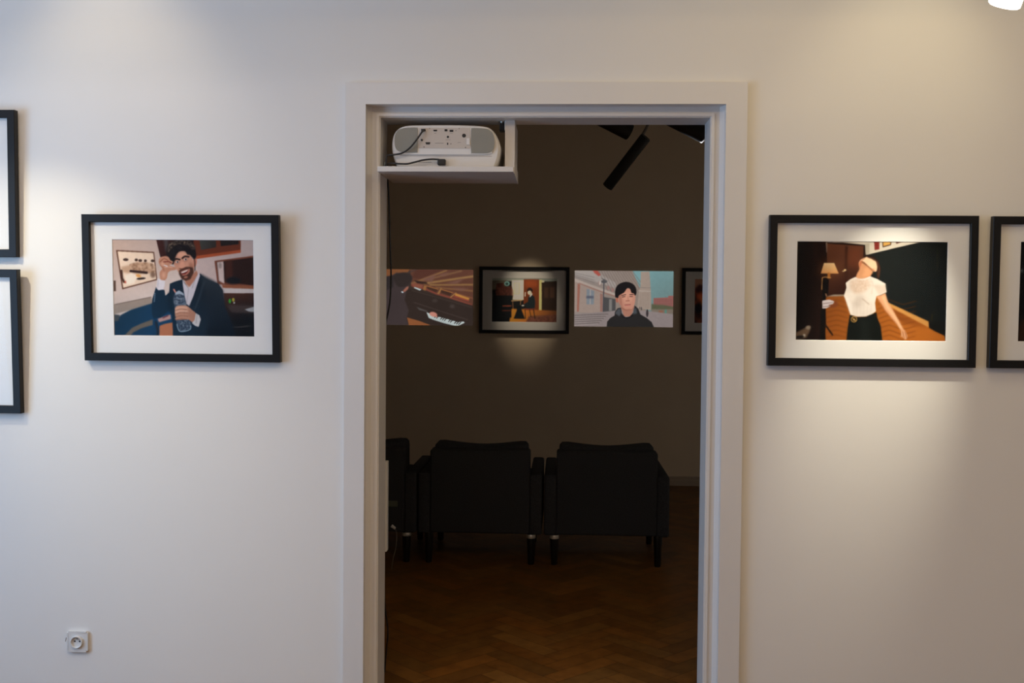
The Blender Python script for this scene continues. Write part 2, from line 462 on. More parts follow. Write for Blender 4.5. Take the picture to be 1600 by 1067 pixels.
# ---- picture 1: man in a dark suit with a water bottle
def pic_man():
    p = Pic(62, 88, 1424, 1003, 340, 228, (206, 184, 172))
    sk, skd, skl = (196, 138, 112), (150, 92, 70), (226, 172, 146)
    p._put(np.ones(p.X.shape), grad((186, 158, 144), (214, 194, 186), (62, 88), (400, 640)), 0, 1)
    # framed beach picture on the left wall
    p.poly([(98, 190), (466, 206), (492, 470), (150, 562)], (92, 56, 42), 2)
    p.poly([(112, 202), (458, 216), (482, 462), (160, 548)], (236, 208, 184), 2)
    p.poly([(140, 350), (230, 330), (300, 300), (440, 320), (470, 400), (300, 420), (160, 400)], (196, 158, 130), 8)
    p.mottle([(230, 320), (440, 310), (470, 390), (300, 400)], [(120, 84, 62), (190, 150, 120), (214, 176, 150)], 16, .7, 4, seed=3)
    for x, y, rx in ((190, 280, 26), (292, 282, 16), (330, 288, 18), (380, 290, 14), (450, 290, 18)):
        p.ell(x, y, rx, 13, (70, 50, 44), 0, 3)
    p.line([(235, 388), (390, 402)], 22, (52, 34, 30), 3)
    p.line([(145, 385), (150, 455), (168, 490)], 22, (66, 40, 30), 4)
    p.ell(192, 492, 20, 14, (176, 60, 40), 0, 3)
    p.poly([(180, 430), (240, 405), (300, 430), (270, 500), (190, 520)], (246, 226, 206), 6)
    p.ell(335, 458, 44, 10, (44, 32, 30), -5, 3); p.ell(310, 432, 26, 14, (226, 160, 90), 10, 4)
    p.ell(450, 420, 26, 30, (90, 60, 46), 0, 8, .7)
    p.rect(62, 480, 88, 580, (90, 66, 56), 2)
    # dado and piano
    p.poly([(62, 705), (430, 632), (450, 700), (62, 800)], (158, 140, 128), 4)
    p.line([(80, 706), (430, 632)], 6, (110, 92, 82), 3)
    p.poly([(62, 860), (140, 800), (230, 755), (440, 690), (660, 740), (680, 1003), (62, 1003)], grad((20, 50, 72), (22, 60, 92), (100, 800), (400, 1003)), 4)
    p.poly([(60, 800), (120, 805), (110, 860), (62, 870)], (70, 74, 78), 4)
    p.poly([(158, 1003), (240, 925), (340, 880), (438, 845), (440, 896), (330, 930), (250, 970), (220, 1003)], (112, 98, 86), 4)
    p.poly([(505, 905), (560, 885), (640, 870), (640, 1003), (500, 1003)], (192, 116, 80), 5)
    p.poly([(488, 838), (612, 796), (618, 838), (500, 872)], (196, 150, 142), 4)
    p.line([(540, 830), (590, 808)], 10, (120, 50, 60), 2)
    p.line([(470, 870), (490, 960), (480, 1003)], 24, (26, 36, 50), 4)
    # dark window, cabinet
    p.poly([(488, 88), (862, 88), (882, 250), (525, 255)], grad((66, 34, 30), (36, 24, 26), (500, 88), (800, 200)), 3)
    p.poly([(560, 88), (600, 88), (606, 200), (574, 200)], (84, 88, 92), 8, .6)
    p.poly([(845, 88), (1302, 88), (1300, 205), (872, 268)], (104, 50, 34), 2)
    p.poly([(905, 92), (1062, 92), (1064, 158), (918, 186)], grad((72, 74, 70), (46, 40, 38), (905, 90), (1060, 180)), 3)
    p.poly([(1104, 92), (1280, 92), (1282, 128), (1110, 148)], (36, 30, 30), 3)
    p.poly([(868, 242), (1300, 180), (1300, 210), (872, 270)], (172, 82, 50), 3)
    # right wall, mirror
    p.poly([(870, 272), (1302, 208), (1302, 88), (1430, 88), (1430, 590), (1120, 590), (880, 420)], grad((206, 182, 176), (182, 164, 160), (870, 300), (1420, 200)), 2)
    p.poly([(1046, 286), (1430, 234), (1430, 545), (1072, 505)], (116, 66, 50), 3)
    p.poly([(1066, 300), (1430, 250), (1430, 515), (1085, 480)], (42, 26, 24), 3)
    p.poly([(1070, 298), (1132, 290), (1138, 500), (1086, 475)], (206, 184, 178), 4)
    p.ell(1100, 330, 16, 30, (120, 106, 100), 0, 6, .6)
    p.poly([(1150, 290), (1215, 280), (1220, 500), (1150, 490)], (66, 36, 30), 8)
    p.ell(1225, 470, 70, 34, (20, 24, 30), 0, 8)
    p.poly([(1112, 512), (1430, 520), (1430, 548), (1124, 540)], (140, 84, 60), 3)
    p.poly([(1120, 545), (1430, 550), (1430, 588), (1130, 586)], (196, 186, 184), 3)
    p.poly([(1128, 590), (1430, 588), (1430, 1003), (1150, 1003)], grad((70, 42, 34), (14, 14, 18), (1200, 600), (1240, 860)), 3)
    p.ell(1188, 664, 12, 22, (60, 150, 50), 0, 3); p.ell(1222, 652, 12, 18, (170, 160, 60), 0, 3); p.ell(1230, 680, 8, 8, (200, 200, 200), 0, 2)
    p.poly([(1160, 700), (1430, 700), (1430, 780), (1200, 770)], (84, 70, 66), 8, .6)
    p.poly([(1330, 742), (1430, 712), (1430, 766), (1370, 762)], (168, 166, 166), 3)
    p.line([(1170, 914), (1290, 908), (1380, 896)], 6, (120, 108, 96), 4, .8)
    # jacket
    p.poly([(478, 536), (560, 566), (566, 618), (604, 590), (612, 505), (650, 488), (735, 462), (800, 560), (905, 405), (960, 455), (1078, 500),
            (1122, 560), (1140, 720), (1205, 880), (1240, 1003), (634, 1003), (628, 800), (592, 762), (520, 826), (452, 838), (428, 780), (440, 650)],
           grad((18, 42, 62), (26, 34, 44), (480, 700), (1040, 620)), 3)
    p.poly([(905, 408), (1080, 500), (1124, 570), (1140, 720), (1210, 890), (1240, 1003), (960, 1003), (1000, 700), (930, 500)], grad((40, 50, 60), (14, 22, 32), (950, 480), (1000, 950)), 12)
    p.line([(940, 490), (900, 620), (850, 740)], 10, (62, 76, 88), 6, .8)
    p.line([(1010, 560), (1030, 760), (1000, 900)], 24, (24, 34, 46), 16, .8)
    for k in range(5): p.ell(466 - 2 * k, 600 + 18 * k, 6, 5, (150, 170, 190), 0, 1)
    p.line([(600, 590), (620, 760)], 12, (10, 24, 38), 8, .8)
    # shirt
    p.poly([(735, 462), (756, 500), (792, 548), (860, 440), (895, 400), (905, 425), (872, 520), (838, 620), (796, 714), (764, 690), (748, 590), (738, 520)], (206, 198, 206), 2)
    p.line([(792, 552), (772, 690)], 5, (160, 152, 160), 3)
    p.line([(862, 445), (826, 545)], 6, (168, 158, 160), 3)
    # neck
    p.poly([(752, 455), (838, 410), (872, 375), (885, 412), (845, 480), (800, 535), (768, 505)], (176, 118, 96), 4)
    # head
    p.ell(856, 300, 20, 46, (206, 132, 108), 8, 3)
    p.poly([(648, 300), (672, 240), (712, 200), (770, 200), (826, 250), (844, 320), (842, 400), (806, 458), (764, 474), (728, 452), (700, 400), (668, 350)], (204, 146, 122), 3, sm=True)
    p.poly([(690, 215), (740, 195), (790, 215), (780, 245), (700, 262)], (226, 168, 140), 10, .8)
    p.poly([(806, 300), (842, 320), (840, 400), (806, 455), (790, 420)], (160, 104, 84), 10, .8)
    # beard
    p.poly([(702, 380), (725, 362), (770, 345), (808, 345), (836, 350), (846, 395), (812, 460), (766, 478), (726, 458), (704, 418)], (74, 46, 38), 5)
    p.poly([(716, 392), (760, 372), (808, 360), (806, 392), (778, 420), (736, 428)], (196, 128, 108), 4)
    p.poly([(718, 394), (792, 368), (792, 386), (768, 412), (732, 418)], (110, 40, 38), 2)
    p.poly([(722, 394), (788, 370), (786, 382), (750, 400), (728, 404)], (240, 230, 222), 2)
    p.ell(768, 442, 20, 10, (168, 110, 90), -10, 3)
    # nose, eyes, brows
    p.poly([(722, 300), (745, 295), (768, 338), (755, 356), (712, 362), (704, 348)], (220, 156, 130), 4)
    p.line([(706, 360), (732, 364), (764, 350)], 7, (110, 62, 50), 3)
    for ex, ey in ((688, 298), (768, 274)):
        p.ell(ex, ey, 26, 20, (170, 112, 92), -12, 6, .7); p.ell(ex, ey, 16, 10, (226, 214, 208), -12, 2); p.ell(ex + 2, ey, 8, 8, (40, 28, 26), 0, 1)
    p.line([(654, 286), (676, 270), (712, 276)], 14, (34, 24, 24), 3, sm=True)
    p.line([(736, 264), (762, 246), (800, 250)], 14, (34, 24, 24), 3, sm=True)
    # curly hair
    hair = [(612, 300), (590, 250), (584, 190), (600, 140), (650, 112), (720, 96), (790, 102), (846, 140), (866, 190), (868, 258), (842, 268), (818, 232),
            (786, 228), (766, 196), (730, 196), (700, 206), (676, 240), (660, 290), (650, 322), (628, 316)]
    p.poly(hair, (28, 24, 26), 4, sm=True)
    p.mottle([(590, 180), (620, 120), (700, 92), (800, 96), (862, 150), (850, 190), (760, 140), (660, 150), (620, 220)], [(134, 112, 92), (30, 26, 28), (84, 70, 60), (22, 20, 22), (40, 34, 34)], 12, .95, 6, seed=5)
    p.mottle([(610, 240), (640, 170), (700, 140), (780, 140), (840, 180), (862, 250), (800, 220), (740, 185), (680, 215), (650, 300)], [(24, 22, 26), (44, 40, 44), (16, 14, 16)], 14, .8, 12, seed=6)
    p.line([(852, 270), (858, 300), (856, 380)], 8, (30, 24, 24), 4)
    # raised hand
    p.poly([(524, 470), (516, 400), (540, 360), (508, 310), (520, 262), (560, 246), (600, 250), (622, 282), (646, 296), (630, 322), (606, 330), (640, 342), (676, 352), (668, 374), (622, 382), (596, 402), (584, 450), (560, 474)], sk, 3, sm=True)
    p.line([(520, 300), (560, 268), (600, 286)], 8, skd, 3, sm=True)
    p.line([(556, 300), (600, 296), (628, 306)], 9, (120, 50, 44), 3, sm=True)
    p.line([(566, 352), (606, 346), (640, 352)], 8, skl, 3, sm=True); p.line([(560, 330), (590, 340)], 10, (232, 222, 226), 3)
    p.line([(524, 330), (552, 362), (560, 410)], 7, skd, 4, .8, sm=True)
    p.ell(545, 320, 16, 20, skl, 0, 6, .8); p.ell(556, 420, 18, 34, skl, 10, 8, .7)
    p.poly([(492, 452), (530, 470), (566, 476), (562, 520), (548, 560), (500, 568), (480, 545)], (222, 214, 220), 3)
    p.line([(500, 470), (494, 545)], 6, (180, 172, 180), 4)
    # bottle
    bt = [(652, 610), (676, 584), (706, 576), (738, 596), (756, 640), (768, 700), (778, 780), (800, 850), (810, 905), (796, 940), (720, 960), (688, 940), (672, 880), (664, 760), (648, 690), (640, 650)]
    p.poly(bt, (66, 78, 96), 3, sm=True)
    p.mottle(bt, [(150, 162, 176), (48, 60, 78), (78, 90, 108), (30, 42, 60), (96, 108, 126), (40, 52, 70)], 9, .9, 3, seed=8)
    for k in range(5): p.line([(652 + 5 * k, 640 + 26 * k), (700 + 4 * k, 648 + 26 * k), (752 + 5 * k, 634 + 27 * k)], 4, (170, 182, 196), 2, .6, sm=True)
    p.line([(674, 890), (690, 944), (724, 958), (798, 938), (808, 900)], 6, (184, 210, 224), 3, sm=True)
    p.poly([(662, 588), (700, 566), (742, 594), (748, 616), (700, 600), (664, 610)], (160, 172, 188), 3)
    p.poly([(640, 556), (654, 552), (672, 584), (660, 590)], (222, 140, 124), 2)
    # hand around the bottle
    p.poly([(664, 728), (700, 710), (770, 712), (820, 750), (860, 790), (852, 860), (824, 868), (780, 842), (690, 846), (668, 820), (656, 780)], sk, 3, sm=True)
    for y, l in ((736, 770), (768, 782), (800, 782), (830, 768)):
        p.line([(668, y + 6), (710, y - 6), (l, y - 2)], 24, skl if y < 800 else sk, 4, sm=True)
        p.line([(670, y + 20), (714, y + 8), (l, y + 12)], 5, (136, 84, 66), 3, sm=True)
    p.poly([(790, 740), (860, 790), (850, 862), (812, 860), (780, 800)], (186, 128, 104), 8)
    p.poly([(858, 782), (892, 800), (906, 840), (884, 912), (850, 902), (818, 876), (846, 846)], (214, 206, 206), 3)
    p.line([(868, 800), (860, 880)], 8, (176, 166, 166), 5)
    # blue window reflection painted into the lower part of the sheet
    p._put((p.Y > 700).astype(float), (24, 70, 104), 90, .10)
    return p.out(1)

# ---- picture 2: woman leaning her head back
def pic_woman():
    p = Pic(90, 76, 1484, 990, 360, 236, (16, 12, 10))
    sk, skd, skl = (214, 148, 98), (150, 88, 50), (240, 190, 140)
    p.poly([(240, 76), (330, 76), (330, 990), (270, 990)], (34, 16, 11), 20)
    p.poly([(365, 85), (720, 108), (714, 580), (376, 584)], grad((112, 62, 36), (44, 20, 12), (380, 110), (600, 520)), 3)
    p.poly([(540, 120), (560, 122), (556, 570), (540, 570)], (48, 22, 12), 8)
    p.poly([(560, 130), (690, 140), (690, 330), (560, 300)], (112, 52, 26), 30, .5)
    p.line([(372, 92), (716, 114)], 9, (24, 16, 12), 2); p.line([(714, 110), (712, 220)], 10, (28, 18, 12), 2)
    p.poly([(345, 76), (368, 76), (368, 180), (350, 184)], (184, 156, 122), 3)
    p.poly([(372, 76), (1250, 76), (980, 140), (730, 202), (722, 108), (520, 88), (372, 86)], (206, 186, 154), 2)
    p.poly([(722, 100), (760, 90), (762, 190), (730, 200)], (176, 158, 128), 4)
    p.poly([(804, 76), (852, 76), (852, 148), (810, 156)], (128, 44, 32), 2)
    p.poly([(878, 76), (964, 76), (960, 108), (884, 130)], (60, 34, 20), 2); p.poly([(886, 78), (956, 78), (952, 102), (890, 120)], (206, 150, 70), 2)
    p.poly([(1002, 76), (1070, 76), (1010, 96)], (90, 44, 30), 2)
    p.poly([(738, 204), (1250, 78), (1484, 76), (1484, 990), (1330, 880), (940, 640), (860, 540)], grad((24, 26, 22), (17, 20, 18), (800, 300), (1400, 500)), 3)
    p.line([(1390, 130), (1392, 345)], 7, (44, 38, 24), 3, .8); p.line([(1352, 740), (1350, 800)], 8, (56, 44, 20), 3)
    fl = [(366, 590), (450, 570), (540, 568), (860, 570), (960, 650), (1330, 850), (1470, 935), (1484, 990), (366, 990)]
    p.poly(fl, grad((140, 72, 22), (172, 92, 28), (500, 600), (1000, 960)), 3)
    for k in range(9):
        y = 620 + 46 * k
        p.line([(380, y + 20), (470, y - 6), (570, y + 22)], 5, (96, 44, 12), 3, .8)
        p.line([(850, y + 30), (960, y - 10), (1080, y + 34), (1200, y)], 6, (100, 46, 12), 3, .7)
    p.poly([(880, 640), (1010, 700), (1200, 800), (1320, 860), (1100, 830), (940, 740)], (120, 58, 18), 14, .6)
    p.poly([(944, 634), (1326, 808), (1324, 860), (960, 672)], (196, 132, 62), 3)
    p.line([(1326, 810), (1330, 862)], 8, (70, 40, 16), 2)
    p.poly([(1325, 800), (1484, 800), (1484, 936), (1400, 905), (1330, 866)], (18, 18, 15), 3)
    p.poly([(366, 586), (440, 566), (540, 566), (536, 578), (440, 582)], (150, 132, 108), 3)
    p.poly([(90, 76), (358, 76), (372, 300), (330, 620), (350, 990), (90, 990)], grad((14, 10, 9), (32, 16, 11), (110, 500), (320, 500)), 4)
    p.line([(262, 90), (268, 260)], 16, (48, 22, 14), 12, .7)
    # lamp
    p.ell(400, 330, 120, 90, (130, 74, 36), 0, 40, .35)
    p.poly([(344, 275), (438, 275), (482, 372), (316, 372)], grad((246, 196, 128), (222, 150, 82), (400, 280), (400, 372)), 2)
    p.line([(392, 374), (392, 408)], 22, (186, 112, 44), 3); p.line([(328, 520), (330, 412), (356, 404), (410, 412)], 7, (196, 140, 74), 2)
    p.poly([(340, 420), (392, 425), (388, 560), (360, 600), (335, 600)], (12, 9, 8), 3)
    p.line([(534, 352), (516, 350)], 7, (226, 190, 130), 2); p.ell(540, 340, 13, 8, (236, 196, 130), 0, 2)
    p.line([(366, 560), (372, 580)], 10, (190, 130, 90), 3)
    # side table with papers
    p.ell(418, 655, 64, 34, (120, 60, 28), 0, 3)
    p.poly([(334, 622), (400, 612), (446, 628), (436, 652), (388, 664), (414, 672), (372, 694), (336, 696)], (210, 190, 176), 2)
    p.line([(340, 650), (432, 640)], 5, (120, 96, 86), 2); p.line([(340, 680), (410, 672)], 5, (120, 96, 86), 2)
    p.poly([(322, 700), (364, 700), (372, 800), (360, 990), (318, 990)], (14, 10, 8), 3)
    p.line([(356, 830), (392, 880), (434, 936)], 14, (18, 11, 8), 3, sm=True); p.line([(350, 840), (366, 990)], 16, (18, 11, 8), 3)
    p.poly([(90, 920), (170, 880), (226, 850), (226, 900), (190, 970), (90, 985)], (104, 78, 54), 8)
    p.ell(208, 872, 24, 18, (150, 128, 100), 0, 6); p.ell(172, 945, 12, 14, (190, 170, 140), 0, 4); p.ell(130, 960, 40, 12, (12, 10, 10), -8, 5)
    # hair
    p.poly([(716, 208), (770, 204), (812, 222), (850, 270), (868, 330), (858, 400), (846, 418), (832, 372), (836, 310), (800, 262)], (58, 32, 20), 4, sm=True)
    p.line([(826, 250), (856, 320), (850, 400)], 8, (96, 58, 36), 3, .7, sm=True)
    p.line([(730, 206), (800, 216), (828, 240)], 12, (22, 16, 14), 3, .9, sm=True)
    # neck and upturned face
    p.poly([(668, 286), (700, 270), (780, 320), (800, 352), (776, 392), (780, 408), (700, 440), (634, 420), (652, 370), (674, 330)], (206, 138, 88), 3)
    p.poly([(740, 300), (796, 350), (778, 390), (700, 400), (716, 340)], (224, 154, 100), 12, .8)
    p.poly([(666, 276), (680, 246), (704, 232), (724, 224), (738, 216), (752, 226), (796, 238), (826, 262), (838, 310), (832, 346), (796, 336), (756, 308), (716, 270), (690, 262), (680, 300)], skl, 3)
    p.poly([(664, 280), (684, 250), (696, 252), (690, 290), (676, 320)], (190, 108, 66), 4)
    p.line([(694, 256), (722, 278), (760, 312), (796, 342)], 9, (140, 78, 44), 4, .9, sm=True)
    p.ell(812, 334, 22, 16, (246, 180, 130), 40, 2); p.line([(796, 328), (814, 346)], 5, (176, 100, 60), 2)
    p.line([(790, 236), (806, 248)], 6, (70, 40, 26), 2); p.line([(700, 244), (716, 236)], 5, (170, 70, 50), 2)
    # blouse
    p.poly([(636, 402), (664, 424), (720, 418), (776, 396), (840, 420), (918, 462), (916, 484), (928, 540), (880, 564), (836, 580), (824, 640), (834, 716), (800, 744),
            (740, 766), (660, 768), (598, 752), (578, 690), (552, 620), (534, 576), (556, 500), (548, 458), (590, 424)], (226, 204, 176), 2)
    p.poly([(590, 440), (650, 428), (760, 420), (760, 500), (700, 548), (640, 556), (590, 510)], (206, 168, 134), 14, .8)
    p.mottle([(600, 440), (770, 420), (780, 500), (640, 540)], [(220, 186, 152), (196, 156, 122), (232, 208, 180)], 10, .4, 10, seed=9)
    p.poly([(640, 590), (690, 560), (730, 600), (700, 660), (650, 700), (620, 640)], (200, 176, 150), 20, .8)
    p.poly([(800, 480), (918, 470), (926, 540), (860, 566)], (202, 174, 144), 10, .7)
    p.line([(770, 400), (800, 470), (790, 560)], 6, (190, 160, 130), 6, .6); p.line([(706, 602), (770, 654)], 6, (170, 140, 112), 3)
    for k in range(6): p.line([(620 + 34 * k, 640), (630 + 30 * k, 760)], 6, (196, 172, 146), 7, .5)
    p.line([(640, 410), (700, 426), (776, 400)], 6, (240, 222, 200), 3, .8, sm=True)
    p.poly([(540, 560), (580, 600), (610, 700), (600, 745), (566, 650)], (238, 220, 194), 10, .7)
    # arm
    p.poly([(834, 580), (880, 566), (918, 548), (944, 630), (990, 700), (1046, 800), (1078, 862), (1110, 896), (1130, 944), (1120, 976), (1104, 974), (1080, 948), (1066, 892), (1040, 850), (980, 780), (920, 712), (890, 660), (860, 620)], sk, 3)
    p.line([(900, 580), (930, 660), (1010, 770), (1072, 866)], 16, skl, 10, .8, sm=True)
    p.line([(852, 610), (910, 700), (1030, 840)], 8, (168, 92, 48), 6, .8, sm=True)
    p.line([(1084, 900), (1100, 962)], 5, skd, 2); p.line([(1104, 900), (1122, 956)], 5, skd, 2)
    p.line([(1076, 900), (1072, 950)], 8, sk, 2)
    # skirt and belt
    p.poly([(592, 752), (660, 772), (740, 768), (838, 726), (848, 780), (880, 850), (898, 990), (566, 990), (574, 880)], (15, 18, 14), 3)
    p.poly([(700, 800), (760, 790), (790, 990), (690, 990)], (24, 27, 22), 20, .8)
    for rr, c in ((30, (176, 126, 60)), (22, (30, 24, 14))): p.ell(632, 792, rr, rr - 2, c, 0, 2)
    p.line([(618, 780), (650, 808)], 7, (190, 140, 70), 2); p.ell(632, 794, 10, 10, (190, 140, 70), 0, 1)
    return p.out(1)

# ---- picture 3 (far room): pianist at a table by a brown door
def pic_room():
    p = Pic(1100, 215, 1723, 632, 200, 134, (16, 15, 14))
    p.rect(1100, 215, 1723, 245, (96, 92, 80), 3)
    p.poly([(1290, 236), (1408, 236), (1408, 420), (1290, 420)], (176, 156, 120), 2)
    p.poly([(1100, 240), (1240, 236), (1240, 300), (1100, 330)], (74, 62, 48), 6)
    p.rect(1312, 260, 1362, 366, (160, 140, 106), 2)
    p.line([(1312, 260), (1362, 260), (1362, 366), (1312, 366), (1312, 260)], 4, (120, 100, 74), 2)
    p.rect(1404, 226, 1552, 530, (76, 32, 14), 2); p.rect(1420, 236, 1535, 300, (100, 42, 18), 12)
    p.rect(1552, 230, 1578, 540, (190, 140, 76), 2)
    p.rect(1578, 236, 1600, 260, (150, 130, 100), 2)
    p.poly([(1574, 256), (1716, 240), (1723, 560), (1580, 540)], (30, 19, 13), 2)
    p.rect(1600, 300, 1640, 400, (46, 28, 18), 5); p.rect(1655, 296, 1700, 400, (50, 30, 20), 5)
    p.poly([(1144, 268), (1208, 262), (1214, 300), (1292, 290), (1294, 420), (1144, 420)], (58, 28, 20), 3)
    p.mottle([(1150, 270), (1290, 300), (1290, 420), (1150, 420)], [(30, 16, 12), (72, 34, 26), (50, 26, 20)], 12, .6, 3, seed=2)
    p.ell(1244, 268, 26, 22, (96, 124, 112), 0, 3); p.ell(1244, 270, 15, 13, (40, 52, 48), 0, 2)
    p.rect(1100, 380, 1300, 632, (14, 14, 14), 4)
    p.line([(1290, 430), (1390, 424)], 8, (150, 110, 70), 2); p.line([(1300, 434), (1306, 520)], 7, (96, 60, 36), 2); p.line([(1376, 432), (1372, 500)], 6, (110, 76, 46), 2)
    p.poly([(1290, 505), (1723, 520), (1723, 632), (1270, 632)], grad((156, 86, 26), (84, 44, 22), (1300, 540), (1690, 600)), 4)
    p.poly([(1460, 575), (1723, 560), (1723, 632), (1430, 632)], (74, 40, 30), 8)
    p.mottle([(1460, 575), (1723, 560), (1723, 632), (1430, 632)], [(96, 50, 36), (50, 26, 20), (80, 48, 30)], 10, .6, 4, sm=False, seed=4)
    p.poly([(1336, 470), (1420, 470), (1470, 484), (1470, 500), (1380, 500), (1420, 600), (1310, 600), (1340, 520)], (11, 13, 13), 3)
    p.poly([(1200, 470), (1288, 470), (1290, 590), (1200, 590)], (16, 15, 15), 3)
    p.line([(1206, 480), (1286, 478)], 7, (140, 56, 34), 3); p.line([(1200, 524), (1284, 522)], 6, (96, 38, 24), 3)
    p.line([(1372, 488), (1388, 592)], 6, (16, 12, 10), 1); p.line([(1418, 500), (1424, 596)], 6, (16, 12, 10), 1)
    p.line([(1420, 508), (1506, 508)], 14, (90, 36, 24), 3); p.line([(1500, 510), (1514, 596)], 7, (18, 12, 10), 1); p.line([(1462, 512), (1476, 580)], 6, (18, 12, 10), 1)
    # seated figure
    p.poly([(1450, 390), (1480, 372), (1506, 390), (1516, 440), (1510, 500), (1430, 502), (1424, 470), (1446, 440)], (17, 22, 22), 3)
    p.poly([(1440, 440), (1460, 452), (1410, 480), (1396, 470)], (18, 22, 22), 2); p.ell(1398, 474, 12, 6, (214, 190, 160), 0, 2)
    p.ell(1461, 352, 19, 20, (206, 140, 104), 0, 2); p.poly([(1466, 374), (1488, 356), (1484, 372), (1462, 396)], (220, 214, 208), 2)
    p.poly([(1438, 346), (1436, 322), (1454, 304), (1476, 306), (1492, 326), (1486, 352), (1476, 342), (1470, 330), (1450, 334)], (26, 16, 13), 2)
    p.line([(1420, 350), (1418, 386)], 7, (190, 160, 130), 2)
    return p.out()

# ---- projected film still A: pianist from above
def pic_piano():
    p = Pic(-31, 127, 915, 662, 308, 174, (58, 46, 40))
    p.poly([(-31, 127), (310, 127), (280, 170), (80, 210), (-31, 260)], (122, 76, 48), 3)
    p.poly([(310, 127), (915, 127), (915, 470), (600, 370), (470, 330), (320, 290)], (92, 58, 46), 3)
    p.poly([(360, 127), (640, 127), (420, 220), (330, 210)], (82, 50, 41), 5)
    for a, b, wd, c in (((330, 262), (660, 136), 12, (136, 100, 62)), ((330, 262), (800, 140), 16, (118, 84, 60)), ((450, 262), (915, 190), 20, (140, 104, 66)),
                        ((500, 276), (915, 270), 14, (142, 106, 66)), ((560, 300), (915, 330), 14, (124, 86, 58)), ((600, 320), (915, 400), 12, (122, 76, 54))):
        p.line([a, b], wd, c, 4)
    for a, b, c2 in (((420, 225), (560, 170), (520, 250)), ((640, 262), (830, 210), (760, 262)), ((700, 300), (880, 306), (800, 330)), ((560, 180), (700, 150), (640, 190))):
        p.poly([a, b, c2], (112, 78, 66), 8)
    p.poly([(350, 232), (470, 250), (480, 268), (380, 262)], (52, 36, 32), 3)
    for x0, y0, x1, y1 in ((470, 285, 580, 350), (600, 315, 715, 380)):
        p.poly([(x0, y0), (x1, y0 + 32), (x1 - 22, y1), (x0 + 12, y1 - 30)], (66, 44, 36), 3)
        p.line([(x0, y0), (x1, y0 + 32)], 8, (148, 96, 56), 2)
    p.line([(330, 280), (450, 310), (560, 358), (700, 396), (900, 462)], 14, (126, 64, 52), 4)
    p.poly([(744, 352), (880, 398), (872, 420), (740, 376)], (176, 120, 60), 3); p.line([(730, 380), (870, 424)], 12, (138, 62, 52), 3)
    p.poly([(444, 280), (470, 282), (460, 330), (436, 322)], (140, 96, 58), 3); p.poly([(570, 358), (606, 300), (618, 306), (590, 366)], (140, 98, 60), 2); p.line([(700, 392), (750, 350)], 9, (150, 108, 64), 2)
    p.poly([(330, 255), (440, 276), (420, 310), (340, 300)], (126, 74, 58), 4)
    p.poly([(352, 296), (420, 318), (404, 330), (350, 306)], (176, 190, 190), 2)
    # black piano side and keyboard
    p.poly([(290, 310), (470, 350), (600, 390), (915, 470), (915, 662), (-31, 662), (-31, 400)], (50, 40, 36), 4)
    p.line([(330, 330), (560, 390), (900, 486)], 5, (74, 62, 56), 3, .8)
    p.line([(350, 444), (620, 530), (860, 604)], 5, (78, 66, 62), 3, .8)
    p.ell(550, 425, 26, 16, (64, 54, 50), 0, 8); p.ell(716, 478, 24, 18, (66, 56, 52), 0, 8)
    p.poly([(470, 536), (560, 572), (640, 592), (770, 628), (826, 622), (836, 634), (764, 668), (640, 640), (530, 606), (492, 590)], (176, 186, 184), 2)
    p.poly([(374, 486), (470, 520), (486, 536), (400, 516)], (76, 70, 68), 3)
    for k in range(14):
        x, y = 560 + 19 * k, 564 + 5.4 * k
        if k % 7 not in (2, 6): p.line([(x + 10, y), (x - 12, y + 22)], 8, (44, 36, 34), 1)
    for k in range(13): p.line([(520 + 20 * k, 592 + 5 * k), (512 + 20 * k, 604 + 5 * k)], 2, (120, 124, 122), 1)
    p.ell(536, 556, 38, 22, (190, 128, 112), 15, 3); p.line([(550, 570), (572, 582)], 9, (190, 128, 112), 2)
    # player
    p.poly([(-31, 280), (60, 210), (150, 180), (180, 160), (330, 190), (330, 230), (280, 320), (260, 420), (300, 520), (280, 600), (300, 662), (-31, 662)], (62, 52, 52), 4)
    p.poly([(150, 200), (200, 165), (290, 160), (328, 200), (318, 250), (270, 290), (190, 290)], (50, 42, 40), 4, sm=True)
    p.poly([(-31, 210), (60, 200), (150, 190), (150, 300), (80, 330), (-31, 300)], (46, 40, 40), 6)
    p.line([(290, 160), (370, 130)], 10, (70, 58, 54), 4)
    p.poly([(276, 296), (300, 290), (290, 320), (256, 348), (240, 336)], (150, 96, 80), 3); p.poly([(232, 336), (252, 346), (242, 356), (226, 346)], (180, 190, 196), 2)
    p.poly([(284, 588), (400, 620), (505, 658), (505, 662), (302, 662)], (132, 80, 48), 2)
    return p.out()

